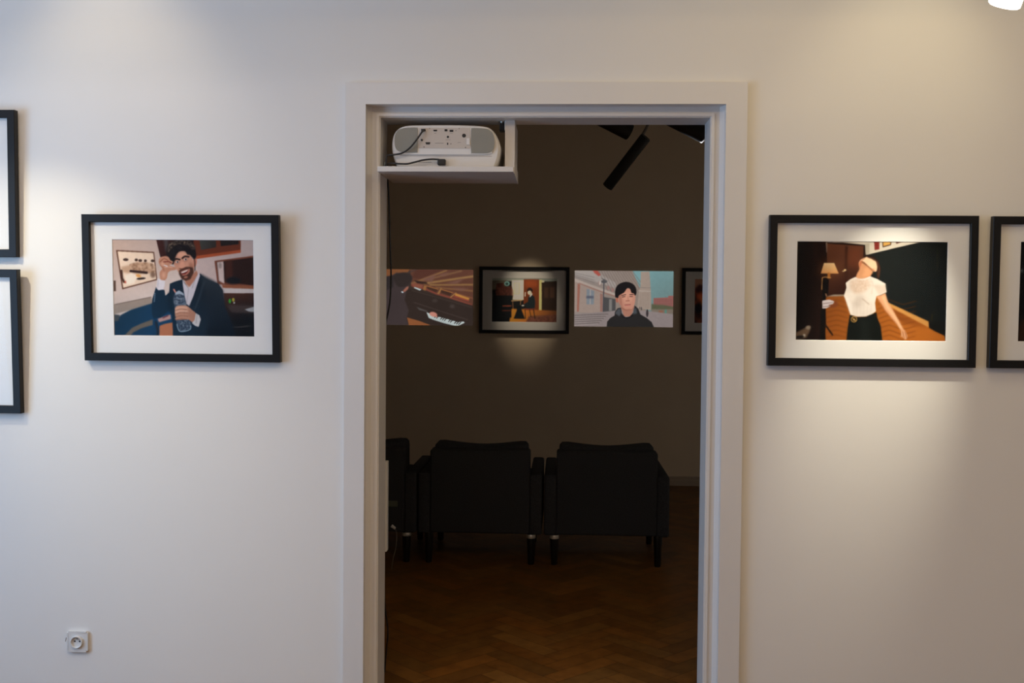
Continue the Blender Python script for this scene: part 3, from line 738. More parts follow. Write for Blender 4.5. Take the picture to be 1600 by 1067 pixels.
# ---- projected film still B: young man outside a stone building
def pic_plaza():
    p = Pic(337, 138, 1253, 657, 308, 176, (120, 106, 100))
    p.rect(337, 138, 1253, 657, grad((112, 146, 148), (104, 124, 122), (1050, 150), (1200, 480)))
    p.poly([(337, 138), (872, 138), (930, 270), (1000, 420), (1000, 520), (600, 520), (337, 560)], grad((140, 128, 122), (132, 118, 108), (400, 200), (900, 400)), 2)
    p.poly([(337, 138), (520, 138), (720, 250), (720, 300), (337, 180)], (154, 144, 138), 4)
    for k in range(14):
        x = 560 + 24 * k
        p.line([(x, 138), (x + 90 + 4 * k, 330)], 5, (104, 90, 84), 3, .8)
    for k in range(5): p.line([(337, 160 + 16 * k), (520, 200 + 26 * k)], 5, (96, 92, 90), 3, .6)
    p.poly([(337, 210), (720, 350), (720, 372), (337, 242)], (166, 150, 140), 3)
    p.poly([(337, 240), (600, 336), (604, 540), (337, 520)], (150, 132, 122), 3)
    p.poly([(366, 258), (390, 268), (380, 520), (362, 520)], (146, 96, 82), 2); p.poly([(576, 350), (600, 356), (600, 520), (578, 520)], (140, 104, 94), 3)
    p.line([(380, 256), (610, 342), (720, 376)], 8, (140, 100, 88), 3)
    p.poly([(450, 306), (522, 326), (518, 450), (450, 450)], (120, 126, 132), 3); p.rect(480, 310, 488, 450, (160, 150, 146), 1)
    p.rect(448, 372, 516, 396, (86, 88, 100), 4)
    p.poly([(606, 380), (720, 400), (720, 510), (606, 524)], (74, 72, 72), 3); p.rect(660, 400, 686, 510, (120, 116, 112), 3)
    for x, y in ((640, 280), (680, 300), (560, 240)): p.rect(x, y, x + 22, y + 34, (150, 110, 104), 3, .8)
    p.poly([(505, 138), (550, 138), (580, 178), (560, 190), (520, 160)], (158, 78, 68), 3)
    p.line([(610, 220), (606, 520)], 9, (66, 66, 72), 2); p.ell(610, 240, 28, 14, (80, 78, 80), 0, 3); p.line([(590, 210), (640, 235)], 6, (80, 78, 78), 2)
    p.ell(574, 252, 8, 20, (186, 178, 168), 10, 3)
    # tower
    p.poly([(950, 146), (1030, 142), (1040, 260), (1050, 430), (1050, 500), (920, 480), (935, 320), (948, 280)], (150, 134, 122), 2)
    p.line([(930, 322), (1042, 326)], 6, (170, 156, 146), 2); p.line([(935, 292), (1042, 294)], 5, (120, 110, 104), 2)
    for k in range(6): p.line([(950 + 15 * k, 340), (948 + 15 * k, 480)], 4, (132, 114, 104), 2, .7)
    # red block and trees
    p.poly([(1070, 388), (1205, 380), (1205, 366), (1253, 364), (1253, 490), (1070, 480)], (140, 90, 84), 2)
    for r in range(4):
        for k in range(12): p.rect(1080 + 14 * k, 398 + 18 * r, 1086 + 14 * k, 408 + 18 * r, (102, 72, 70), 1, .8)
    p.poly([(1052, 440), (1090, 448), (1160, 450), (1253, 466), (1253, 520), (1052, 500)], (86, 86, 66), 5)
    p.rect(1052, 490, 1253, 536, (116, 104, 92), 5); p.rect(1176, 494, 1194, 534, (84, 124, 112), 2); p.rect(1120, 500, 1160, 530, (130, 90, 72), 4)
    # ground and steps
    p.poly([(337, 545), (700, 510), (1000, 505), (1253, 535), (1253, 657), (337, 657)], (134, 122, 120), 3)
    for k in range(5):
        p.line([(337, 556 + 20 * k), (650 - 20 * k, 540 + 20 * k)], 8, (96, 86, 84), 3); p.line([(337, 564 + 20 * k), (640 - 20 * k, 550 + 20 * k)], 6, (150, 138, 134), 3)
    p.ell(1014, 530, 11, 34, (54, 48, 50), 0, 2); p.ell(1014, 502, 7, 9, (60, 44, 44), 0, 1); p.ell(960, 486, 5, 16, (70, 62, 62), 0, 1); p.rect(940, 470, 948, 490, (90, 80, 76), 1)
    # the young man
    p.poly([(766, 470), (780, 500), (800, 560), (860, 560), (900, 470)], (158, 110, 92), 2)
    p.poly([(640, 657), (644, 610), (672, 576), (712, 552), (714, 520), (740, 484), (770, 478), (778, 530), (812, 568), (852, 560), (888, 520), (896, 456), (930, 486), (952, 540), (1010, 572), (1056, 610), (1078, 657)], (38, 36, 36), 2)
    p.poly([(716, 530), (744, 490), (764, 486), (772, 530), (756, 560)], (72, 74, 78), 4); p.poly([(890, 480), (912, 484), (920, 530), (884, 540)], (66, 70, 74), 4)
    p.line([(780, 560), (830, 576), (880, 550)], 8, (22, 22, 24), 3)
    p.ell(733, 408, 13, 26, (160, 98, 80), -8, 2)
    p.poly([(740, 350), (760, 310), (820, 296), (870, 320), (898, 350), (902, 400), (894, 450), (872, 488), (840, 500), (806, 494), (770, 462), (746, 420)], (182, 128, 108), 2, sm=True)
    p.poly([(745, 360), (770, 350), (780, 440), (790, 480), (760, 450)], (150, 100, 84), 8, .8)
    p.poly([(784, 350), (860, 330), (880, 400), (850, 440), (800, 430)], (196, 142, 120), 10, .8)
    p.poly([(716, 380), (714, 330), (730, 280), (770, 250), (820, 240), (870, 254), (904, 290), (912, 340), (900, 366), (886, 346), (866, 340), (852, 306), (826, 300), (800, 336), (776, 352), (752, 366), (742, 392), (730, 386)], (28, 25, 26), 2, sm=True)
    p.line([(776, 366), (812, 358)], 7, (60, 40, 38), 2); p.line([(850, 358), (884, 356)], 7, (60, 40, 38), 2)
    p.line([(782, 380), (808, 376)], 6, (52, 34, 34), 2); p.line([(850, 376), (876, 376)], 6, (52, 34, 34), 2)
    p.line([(832, 376), (838, 408)], 5, (164, 108, 90), 3); p.line([(816, 416), (848, 414)], 7, (132, 80, 68), 3)
    p.line([(806, 454), (858, 450)], 6, (128, 66, 62), 2); p.line([(812, 462), (850, 460)], 6, (190, 120, 108), 2)
    p.line([(780, 480), (812, 500), (858, 496)], 9, (128, 80, 66), 5, .7)
    return p.out()

def pic_sliver(seed):
    p = Pic(0, 0, 400, 270, 90, 60, (16, 8, 6))
    p.mottle([(0, 0), (400, 0), (400, 270), (0, 270)], [(20, 8, 6), (40, 16, 10), (70, 28, 14), (12, 6, 6)], 24, 1, 0, sm=False, seed=seed)
    p.rect(0, 0, 400, 60, (70, 46, 34), 10); p.ell(34, 70, 26, 34, (24, 10, 10), 0, 4)
    p.ell(70, 120, 60, 30, (90, 36, 18), 20, 8); p.ell(60, 170, 14, 60, (126, 76, 28), 0, 6); p.ell(24, 180, 26, 30, (8, 6, 8), 0, 4)
    p.rect(150, 120, 400, 270, (24, 14, 10), 20)
    return p.out()

def pic_night():
    p = Pic(0, 0, 400, 270, 90, 60, (7, 7, 7))
    p.poly([(0, 240), (8, 210), (60, 200), (110, 270), (0, 270)], (30, 16, 8), 4); p.ell(6, 80, 3, 3, (120, 124, 120), 0, 1); p.ell(240, 140, 70, 60, (34, 22, 16), 0, 30)
    return p.out()

PRINT = attr_mat('photo_print', 0.6, 0.06)

def framed(name, label, group, x0, x1, z0, z1, yback, depth, fw, win, pr, arr, illum, lean=0.0, tilt=0.0):
    """x0..z1 outer moulding, win = mat width as seen (l,r,b,t) inside moulding, pr = print rect (x0,x1,z0,z1)"""
    cx = (x0 + x1) / 2
    t = thing(name, label, 'picture', (cx, yback, z0), (lean, tilt, 0), group)
    L = lambda x: x - cx
    Z = lambda z: z - z0
    d = -depth
    # moulding: mitred ring with a slight inner rebate
    bm = bmesh.new()
    o = [(x0, z0), (x1, z0), (x1, z1), (x0, z1)]
    def loop(e, y): return [bm.verts.new((L(x + (e if x == x0 else -e)), y, Z(z + (e if z == z0 else -e)))) for x, z in o]
    rings = [loop(0, 0), loop(0, d + .0015), loop(.0015, d), loop(fw - .002, d), loop(fw, d + .002), loop(fw, d * .45), loop(fw - .012, d * .45), loop(fw - .012, 0)]
    for a, b in zip(rings[:-1], rings[1:]):
        for i in range(4): bm.faces.new((a[i], a[(i + 1) % 4], b[(i + 1) % 4], b[i]))
    for i in range(4): bm.faces.new((rings[-1][i], rings[-1][(i + 1) % 4], rings[0][(i + 1) % 4], rings[0][i]))
    done(bm, 'frame', MT['blackframe'], t)
    # mat board with bevelled window
    bm = bmesh.new(); ym = d * .40
    e = fw - .010
    mo = [(x0 + e, z0 + e), (x1 - e, z0 + e), (x1 - e, z1 - e), (x0 + e, z1 - e)]
    px0, px1, pz0, pz1 = pr
    mi = [(px0, pz0), (px1, pz0), (px1, pz1), (px0, pz1)]
    A = [bm.verts.new((L(x), ym, Z(z))) for x, z in mo]
    g = .0015
    B = [bm.verts.new((L(x + (-g if x == px0 else g)), ym, Z(z + (-g if z == pz0 else g)))) for x, z in mi]
    C = [bm.verts.new((L(x), ym + .002, Z(z))) for x, z in mi]
    D = [bm.verts.new((L(x), ym + .0045, Z(z))) for x, z in mo]
    for i in range(4):
        j = (i + 1) % 4
        bm.faces.new((A[i], A[j], B[j], B[i])); bm.faces.new((B[i], B[j], C[j], C[i])); bm.faces.new((A[i], A[j], D[j], D[i]))
    bm.faces.new(D)
    mtb = done(bm, 'mat_board', MT['mat'], t)
    pic_mesh('print', arr, L(px0 - .001), L(px1 + .001), Z(pz0 - .001), Z(pz1 + .001), ym + .0022, PRINT, t, illum)
    bm = bmesh.new(); bm.faces.new([bm.verts.new((L(x), d * .45 - .0006, Z(z))) for x, z in ((x0 + fw - .008, z0 + fw - .008), (x1 - fw + .008, z0 + fw - .008), (x1 - fw + .008, z1 - fw + .008), (x0 + fw - .008, z1 - fw + .008))]); bm.faces[:][0].normal_update()
    done(bm, 'glass', MT['glass'], t)
    bm = bmesh.new(); box(bm, L(x0 + fw - .012) , L(x1 - fw + .012), -.004, 0, Z(z0 + fw - .012), Z(z1 - fw + .012)); done(bm, 'backing_board', MT['backing'], t)
    return t

FD = 0.026
def avg(*v): return sum(v) / len(v)
GN = 'framed photographs on the white wall'
# left photograph (its top stands off the wall)
YF = -FD
lx0 = at(132.2, 563.5, YF).x; lx1 = at(437.6, 565, YF).x
lz0 = avg(at(132, 563.7, YF).z, at(437, 565, YF).z); lz1 = lz0 + .552
lean = .046
P_ = lambda px, py: at(px, py, -FD - .020)
lzt = avg(at(126.2, 334.8, -FD - .026).z, at(434.3, 334, -FD - .026).z); lz1 = lzt
prl = (P_(172.3, 450).x + .002, P_(393.4, 450).x, P_(280, 524.8).z, P_(280, 374.2).z)
framed('framed_photograph', 'black framed photograph of a curly haired man in a suit holding a water bottle', GN,
       lx0, lx1, lz0, lz1, -.001, FD, .029, None, prl, pic_man(), (1.02, 1.02, 1.04), lean=lean)
# right photograph
rx0 = avg(at(1203.3, 336, YF).x, at(1199, 571.7, YF).x); rx1 = avg(at(1530, 336.8, YF).x, at(1524.5, 574, YF).x)
rz0 = avg(at(1199, 571.7, YF).z, at(1524.5, 574, YF).z); rz1 = avg(at(1203, 336, YF).z, at(1530, 336.8, YF).z)
Q_ = lambda px, py: at(px, py, -.012)
prr = (avg(Q_(1246.4, 378).x, Q_(1243.5, 531).x), avg(Q_(1481, 378).x, Q_(1477.2, 533).x), avg(Q_(1243.5, 530.9).z, Q_(1477.2, 532.9).z), avg(Q_(1246, 377.7).z, Q_(1481, 378.2).z))
framed('framed_photograph', 'black framed photograph of a woman in a white blouse leaning her head back', GN,
       rx0, rx1, rz0, rz1, -.001, FD, .028, None, prr, pic_woman(), (1.08, .95, .74), lean=.004)
# photograph cut by the right edge
gx0 = avg(at(1551.3, 337.3, YF).x, at(1543, 574.5, YF).x) + .002
gz0 = at(1545, 574.8, YF).z; gz1 = at(1551, 337.3, YF - .015).z
gpx = avg(Q_(1595.5, 378).x, Q_(1589.5, 533).x)
W73 = rx1 - rx0
framed('framed_photograph', 'black framed dark photograph cut off by the right edge of the picture', GN,
       gx0, gx0 + W73, gz0, gz1, -.001, FD, .028, None, (gpx, gpx + prr[1] - prr[0], Q_(1590, 533).z, Q_(1595, 378).z), pic_night(), (.6, .5, .4), lean=.02)
# two photographs cut by the left edge
WL = lx1 - lx0
ux1 = avg(at(24.0, 172, YF).x, at(26.2, 400, YF).x); uz1 = at(20, 171.3, YF - .01).z; uz0 = at(20, 401.5, YF).z
framed('framed_photograph', 'black frame cut off by the left edge of the picture, upper of two', GN,
       ux1 - WL, ux1, uz0, uz1, -.001, FD, .029, None, (ux1 - WL + .11, ux1 - .11, uz0 + .10, uz1 - .10), pic_sliver(3), (.7, .7, .7), lean=.02)
vx1 = at(32.6, 645, YF).x; vz1 = at(20, 420.3, YF - .02).z; vz0 = at(20, 645.5, YF).z
framed('framed_photograph', 'black frame cut off by the left edge of the picture, lower of two', GN,
       vx1 - WL, vx1, vz0, vz1, -.001, FD, .029, None, (vx1 - WL + .11, vx1 - .11, vz0 + .10, vz1 - .10), pic_sliver(5), (.7, .7, .7), lean=.045)
# far room photographs
YG = YW - FD
fx0, fx1 = avg(at(748.8, 417, YG).x, at(748.2, 520, YG).x), avg(at(890, 417.5, YG).x, at(889, 521.5, YG).x)
fz0, fz1 = at(820, 521.2, YG).z, at(820, 416.8, YG).z
G_ = lambda px, py: at(px, py, YW - .011)
fpr = (G_(768.8, 470).x, G_(869.9, 470).x, G_(820, 503).z, G_(820, 435).z)
framed('framed_photograph', 'black framed photograph of a seated person by a brown door, in the dark room', 'framed photographs in the dark room',
       fx0, fx1, fz0, fz1, YW - .001, FD, .029, None, fpr, pic_room(), (.26, .21, .17))
hx0 = avg(at(1066.3, 419, YG).x, at(1065, 522, YG).x)
framed('framed_photograph', 'black framed photograph half hidden by the right door jamb in the dark room', 'framed photographs in the dark room',
       hx0, hx0 + fx1 - fx0, at(1080, 522.8, YG).z, at(1080, 418.8, YG).z, YW - .001, FD, .029, None,
       (G_(1085.6, 470).x, G_(1085.6, 470).x + fpr[1] - fpr[0], G_(1085, 504.3).z, G_(1085, 436).z), pic_sliver(9), (.10, .09, .08))
# projected film stills: glowing sheets on the far wall in place of thrown light
PROJ = attr_mat('glowing_still', 0.9, 0.0, emit=1.0)
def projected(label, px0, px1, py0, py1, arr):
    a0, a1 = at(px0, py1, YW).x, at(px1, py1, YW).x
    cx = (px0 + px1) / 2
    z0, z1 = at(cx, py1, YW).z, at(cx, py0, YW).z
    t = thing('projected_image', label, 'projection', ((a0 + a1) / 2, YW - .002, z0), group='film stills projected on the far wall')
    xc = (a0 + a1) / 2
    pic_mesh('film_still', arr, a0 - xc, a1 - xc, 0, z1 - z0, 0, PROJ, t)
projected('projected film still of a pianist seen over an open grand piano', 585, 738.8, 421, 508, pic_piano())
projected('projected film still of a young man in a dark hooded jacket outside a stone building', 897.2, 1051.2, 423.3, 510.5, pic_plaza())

# ------------------------------------------------------------------ projector box under the lintel
SF = -0.03
sz1 = at(700, 259.8, SF).z; sz0 = at(700, 268.3, SF).z
sx0 = max(at(588.5, 264, SF).x, in_xl + .001); sx1 = at(802.5, 264, SF).x
SB = 0.315
t = thing('projector_shelf', 'white open box shelf hanging under the door lintel, holding the projector', 'shelf', ((sx0 + sx1) / 2, 0, sz0))
ox = (sx0 + sx1) / 2
bm = bmesh.new(); box(bm, sx0 - ox, sx1 - ox, SF, SB, 0, sz1 - sz0, .002); done(bm, 'bottom_board', MT['shelf'], t)
pw0, pw1 = at(789, 220, .085).x, at(804.5, 220, .085).x
bm = bmesh.new(); box(bm, pw0 - ox, pw1 - ox, .085, SB, sz1 - sz0, in_zt - sz0 - .0005, .0015); done(bm, 'side_board', MT['shelf'], t)
bm = bmesh.new(); box(bm, pw1 - ox, pw1 - ox + .0035, -.01, SB, -0.002, .045, .001); done(bm, 'edge_strip', MT['shelf'], t)
# metal corner bracket at the top, another low on the left
def bracket(cx, cz, y, flip, up):
    b = bmesh.new()
    box(b, cx - (.028 if not flip else 0), cx + (.028 if flip else 0), y, y + .03, cz - (.002 if up else 0), cz + (0 if up else .002), .0005)
    box(b, cx - (.003 if not flip else 0), cx + (.003 if flip else 0), y, y + .03, cz - (.034 if up else 0), cz + (0 if up else .034), .0005)
    for k in (0, 1):
        xx = cx + (-1 if not flip else 1) * (.014)
        lathe(b, (xx, y + .008 + .014 * k, cz), (0, 0, -1 if up else 1), [(0, .005), (.004, .0045), (.006, .002)], 12)
    return done(b, 'corner_bracket', MT['chrome'], t)
bracket(pw0 - ox, in_zt - sz0 - .001, .10, False, True)
bracket(in_xl - ox + .003, sz1 - sz0, .10, True, False)
for (bx0, bx1, bz0, bz1) in ((pw0 - ox - .024, pw0 - ox - .0035, in_zt - sz0 - .034, in_zt - sz0 - .0035), (in_xl - ox + .0065, in_xl - ox + .026, sz1 - sz0 + .0025, sz1 - sz0 + .026)):
    b = bmesh.new(); box(b, bx0, bx1, .131, .16, bz0, bz1, .003); done(b, 'dark_gap_block', MT['portdark'], t)  # black block standing in for the dark gap behind each bracket

# ------------------------------------------------------------------ projector
PY = 0.045                                # rear face
def pj(zx, zy, Y=PY):                     # enlarged-crop coordinates to world
    return at(590 + zx / 6.667, 180 + zy / 6.667, Y)
pcx = avg(pj(145, 300).x, pj(1280, 300).x)
proj = thing('projector', 'white video projector seen from behind, in the box shelf above the doorway', 'projector', (pcx, PY, sz1))
def loc2(p): return (p.x - pcx, p.z - sz1)
outl = [(200, 596), (172, 480), (150, 400), (142, 310), (152, 230), (180, 165), (235, 122), (310, 104), (450, 100), (700, 98), (950, 102), (1110, 112), (1180, 135), (1225, 185), (1258, 250), (1280, 340), (1268, 430), (1248, 500), (1225, 596)]
O = [loc2(pj(*q)) for q in outl]
O = [(x, max(z, .006)) for x, z in O]
cz = avg(*[z for _, z in O])
bm = bmesh.new()
secs = [(0.0, .955), (.004, .975), (.012, .992), (.03, 1.0), (.24, 1.0), (.262, .98), (.27, .93)]
rg = []
for y, s_ in secs:
    pts = catmull([(x * s_, cz + (z - cz) * s_ if z > .01 else z) for x, z in O], 3)
    rg.append([bm.verts.new((p[0], y, p[1])) for p in pts])
n = len(rg[0])
for a, b in zip(rg[:-1], rg[1:]):
    for i in range(n): bm.faces.new((a[i], a[(i + 1) % n], b[(i + 1) % n], b[i]))
bm.faces.new(rg[0][::-1]); bm.faces.new(rg[-1])
body = done(bm, 'body', MT['projwhite'], proj, smooth=True)
# raised bezel around grilles and ports
bz = [(185, 400), (172, 300), (180, 215), (215, 160), (280, 128), (420, 118), (700, 116), (980, 122), (1110, 130), (1170, 155), (1210, 210), (1225, 280), (1215, 350), (1190, 392), (1130, 410), (700, 412), (300, 410)]
B2 = [loc2(pj(*q)) for q in bz]
bm = bmesh.new(); prism(bm, [tuple(p) for p in catmull(B2, 4, True)], -.006, .002)
bmesh.ops.bevel(bm, geom=[e for e in bm.edges if all(abs(v.co.y + .006) < 1e-5 for v in e.verts)], offset=.003, segments=2, affect='EDGES')
done(bm, 'rear_bezel', MT['projwhite'], proj, smooth=True)
def pr_part(name, pts, y0, y1, m, parent=proj, round_=False):
    b = bmesh.new(); q = [loc2(pj(*a)) for a in pts]
    if round_: q = [tuple(p) for p in catmull(q, 5, True)]
    prism(b, q, y0, y1); return done(b, name, m, parent)
GL = [tuple(p) for p in catmull([(186, 330), (180, 260), (190, 200), (222, 158), (280, 138), (360, 133), (408, 134), (419, 144), (420, 250), (419, 378), (406, 391), (320, 391), (250, 386), (208, 368)], 4, True)]
GR = [tuple(p) for p in catmull([(976, 260), (978, 150), (990, 139), (1080, 140), (1150, 150), (1196, 184), (1216, 240), (1219, 310), (1202, 362), (1166, 390), (1110, 398), (992, 397), (978, 386)], 4, True)]
for g_ in (GL, GR):
    pr_part('speaker_grille', g_, -.009, -.004, MT['grille'], round_=False)
pp = pr_part('port_panel', [(432, 134), (962, 134), (968, 350), (430, 346)], -.0075, -.004, MT['portpanel'])
for q in ([(455, 146), (500, 146), (505, 170), (460, 172)], [(582, 155), (624, 155), (620, 172), (588, 172)], [(700, 150), (730, 150), (730, 172), (700, 172)], [(752, 156), (792, 156), (790, 178), (754, 178)],
          [(500, 285), (552, 285), (545, 308), (508, 308)], [(726, 290), (738, 290), (738, 312), (726, 312)]):
    pr_part('socket', q, -.0085, -.007, MT['portdark'], pp)
for (cx_, cy_, rr) in ((735, 230, 12), (464, 262, 12), (902, 216, 20), (818, 165, 4), (766, 302, 5), (545, 142, 4), (852, 144, 4), (486, 334, 5), (918, 340, 5)):
    c = pj(cx_, cy_); b = bmesh.new(); x_, z_ = loc2(c)
    lathe(b, (x_, -.007, z_), (0, -1, 0), [(0, rr / 6.667 / 417), (.0012, rr / 6.667 / 417)], 16); done(b, 'jack', MT['portdark'], pp)
for q in ([(600, 292), (690, 292), (690, 298), (600, 298)], [(710, 258), (760, 258), (760, 262), (710, 262)], [(590, 190), (615, 190), (615, 194), (590, 194)], [(835, 288), (868, 284), (868, 289), (835, 293)], [(758, 192), (785, 192), (785, 196), (758, 196)]):
    pr_part('small_print', q, -.0078, -.0074, MT['portlight'], pp)
pr_part('cable_clip', [(930, 245), (962, 245), (962, 312), (930, 312)], -.011, -.004, MT['projwhite'])
pr_part('seam', [(232, 420), (1190, 424), (1190, 430), (232, 426)], -.0015, .002, MT['portpanel'])
pr_part('lettering', [(400, 484), (560, 488), (560, 492), (400, 488)], -.0012, .001, MT['portlight'])
# cords
def pw(zx, zy, Y): p = pj(zx, zy, Y); return tuple(p)
t = thing('power_cord', 'black power cord with a block plug in the lower rear of the projector', 'cord', tuple(pj(665, 520, PY)))
def cabl(pts, r, name, parent, m=MT['cable']):
    b = bmesh.new(); off_ = Vector(parent.location)
    tube(b, [Vector(p) - off_ for p in pts], r); return done(b, name, m, parent, smooth=True)
b = bmesh.new()
c0, c1 = pj(622, 516, PY - .022), pj(706, 456, PY - .022); off_ = Vector(t.location)
box(b, c0.x - off_.x, c1.x - off_.x, -.024, -.001, c0.z - off_.z, c1.z - off_.z, .003); done(b, 'plug', MT['cable'], t)
cabl([pw(640, 462, PY - .015), pw(560, 458, PY - .018), pw(470, 468, PY - .02), pw(390, 488, PY - .02), pw(310, 506, PY - .02), pw(230, 506, PY - .015), pw(150, 500, PY - .010), pw(105, 508, PY - .008), pw(80, 516, PY - .006)], .0034, 'cable', t)
t = thing('video_cable', 'black video cable curving across the left speaker grille of the projector', 'cable', tuple(pj(475, 160, PY)))
cabl([pw(475, 155, PY - .016), pw(455, 185, PY - .02), pw(410, 250, PY - .024), pw(340, 335, PY - .024), pw(260, 392, PY - .02), pw(165, 412, PY - .017), pw(105, 418, PY - .016), pw(92, 440, PY - .016), pw(88, 512, PY - .016)], .0032, 'cable', t)
b = bmesh.new(); off_ = Vector(t.location); c0, c1 = pj(455, 172, PY - .014), pj(490, 146, PY - .014)
box(b, c0.x - off_.x, c1.x - off_.x, -.020, -.0120, c0.z - off_.z, c1.z - off_.z, .002); done(b, 'connector', MT['cable'], t)
# cable dropping behind the left jamb to the floor
t = thing('hanging_cable', 'black cable hanging down behind the left door jamb from the projector box', 'cable', (in_xl + .01, .27, 0))
YH = WT + .065
cabl([at(603, 262, YH), at(607, 300, YH), at(609.5, 380, YH), at(611, 430, YH), at(609.5, 468, YH), at(606, 490, YH), at(602, 510, YH), at(598, 560, YH), at(597, 700, YH), at(598, 850, YH), at(601, 940, YH), at(606, 985, YH + .02), at(604, 1012, YH + .03), (at(601, 1022, YH + .03).x, YH + .03, .012)], .0033, 'cable', t)
# narrow cover strip behind the jamb
a0, a1 = at(600, 721, WT + .02), at(604.3, 862, WT + .02)
b = bmesh.new(); prism(b, rrect(-.03, a1.x - a0.x + .0, 0, a0.z - a1.z, .003), 0, .03)
o = done(b, 'strike_plate', MT['whiteplastic']); o.location = (a0.x, WT + .021, a1.z)
tag(o, 'narrow cream white upright strip on the inner edge of the left door jamb', 'cover strip')

# ------------------------------------------------------------------ wall socket
SKX, SKZ = avg(at(105, 1000, 0).x, at(140.5, 1000, 0).x), avg(at(120, 985, 0).z, at(120, 1017, 0).z)
t = thing('wall_socket', 'white single wall socket low on the wall at lower left', 'socket', (SKX, 0, SKZ))
b = bmesh.new(); prism(b, rrect(-.0405, .0405, -.0395, .0395, .006), -.012, 0)
bmesh.ops.bevel(b, geom=[e for e in b.edges if all(abs(v.co.y + .012) < 1e-5 for v in e.verts)], offset=.007, segments=3, affect='EDGES')
done(b, 'plate', MT['whiteplastic'], t)
b = bmesh.new(); lathe(b, (.0, -.0115, 0), (0, -1, 0), [(0, .024), (.008, .023), (.010, .0215), (.009, .0195), (.0012, .0185), (.0008, .0001)], 40); done(b, 'well', MT['whiteplastic'], t, smooth=True)
for dx, dz, rr, nm, m in ((-.0085, .002, .0034, 'contact_hole', MT['portdark']), (.0105, .002, .0034, 'contact_hole', MT['portdark']), (.001, .0125, .0028, 'earth_pin', MT['chrome'])):
    b = bmesh.new(); lathe(b, (dx, -.0120, dz), (0, -1, 0), [(0, rr), (.0009 if 'hole' in nm else .008, rr * .95)], 14); done(b, nm, m, t)
# hairline scratch left of the socket is bare plaster
b = bmesh.new(); a0 = at(103, 999, 0); box(b, -.0014, .0014, -.0005, .0, -.008, .008); bmesh.ops.rotate(b, verts=b.verts[:], cent=(0, 0, 0), matrix=Matrix.Rotation(R(14), 3, 'Y'))
o = done(b, 'wall_chip', mat('bare_plaster', (.30, .25, .23), .9)); o.location = (a0.x, -.0002, a0.z); o['kind'] = 'structure'; o.name = 'plaster_chip'

# ------------------------------------------------------------------ armchairs
def cushion(bm, x0, x1, y0, y1, z0, z1, dip=0.0, puff=0.02, n=10):
    """pillow: rounded box with puffed faces; dip lowers the middle of the top"""
    t_ = bmesh.new(); bmesh.ops.create_cube(t_, size=1)
    bmesh.ops.subdivide_edges(t_, edges=t_.edges[:], cuts=n, use_grid_fill=True)
    for v in t_.verts:
        c = v.co * 2
        k = 11.0
        nrm = (abs(c.x) ** k + abs(c.y) ** k + abs(c.z) ** k) ** (1 / k)
        c = c / nrm * 1.0
        px_, py_, pz_ = c
        x = (x0 + x1) / 2 + px_ * (x1 - x0) / 2
        y = (y0 + y1) / 2 + py_ * ((y1 - y0) / 2 + puff * (1 - px_ * px_) * (1 - pz_ * pz_) )
        z = (z0 + z1) / 2 + pz_ * (z1 - z0) / 2
        if pz_ > 0: z -= dip * (1 - abs(px_) ** 1.6) * pz_
        v.co = (x, y, z)
    me = bpy.data.meshes.new('t'); t_.to_mesh(me); t_.free(); bm.from_mesh(me); bpy.data.meshes.remove(me)

def armchair(label, x, y, rings, cush=(-.262, .262, .668), rz=0):
    t = thing('armchair', label, 'armchair', (x, y, 0), (0, 0, rz), 'charcoal armchairs seen from behind in the dark room'); t.scale = (CSC,) * 3
    H = .341
    b = bmesh.new(); box(b, -H + .066, H - .066, 0, .12, .172, .632, .014, 3); done(b, 'backrest', MT['fabric'], t, True)
    for s in (-1, 1):
        b = bmesh.new(); box(b, min(s * H, s * (H - .068)), max(s * H, s * (H - .068)), 0.001, .70, .168, .502, .014, 3); done(b, 'armrest', MT['fabric'], t, True)
    b = bmesh.new(); box(b, -H + .067, H - .067, .10, .68, .172, .31, .012, 2); done(b, 'seat_base', MT['fabric'], t, True)
    b = bmesh.new(); cushion(b, -H + .07, H - .07, .13, .71, .30, .45, 0, 0.0); done(b, 'seat_cushion', MT['fabric'], t, True)
    b = bmesh.new(); cushion(b, cush[0], cush[1], .085, .24, .42, cush[2], .028, .02); done(b, 'back_cushion', MT['fabric'], t, True)
    for k, (lx, ly) in enumerate(((-.283, .04), (.283, .04), (-.283, .60), (.283, .60))):
        b = bmesh.new(); lathe(b, (lx, ly, 0), (0, 0, 1), [(0, .015), (.004, .017), (.15, .0245), (.172, .0245)], 20); lg = done(b, 'leg', MT['leg'], t, True)
        if k in rings:
            b = bmesh.new(); lathe(b, (lx, ly, .146), (0, 0, 1), [(0, .0252), (.002, .0262), (.019, .0262), (.021, .0252)], 20)
            o = done(b, 'collar', MT['ring'], lg, True); o['label'] = 'pale metal collar'
    return t
YCH = 2.11
CSC = 1.05
mx = avg(at(652, 745, YCH).x, at(848, 745, YCH).x); rxx = avg(at(850.5, 745, YCH).x, at(1047, 745, YCH).x)
armchair('charcoal armchair seen from behind, the middle of three in the dark room', mx, YCH, (1,))
armchair('charcoal armchair seen from behind, nearest the right door jamb', rxx, YCH, (0,))
armchair('charcoal armchair mostly hidden behind the left door jamb', mx - .690 * CSC, YCH, (1,), cush=(-.27, .272, .676))

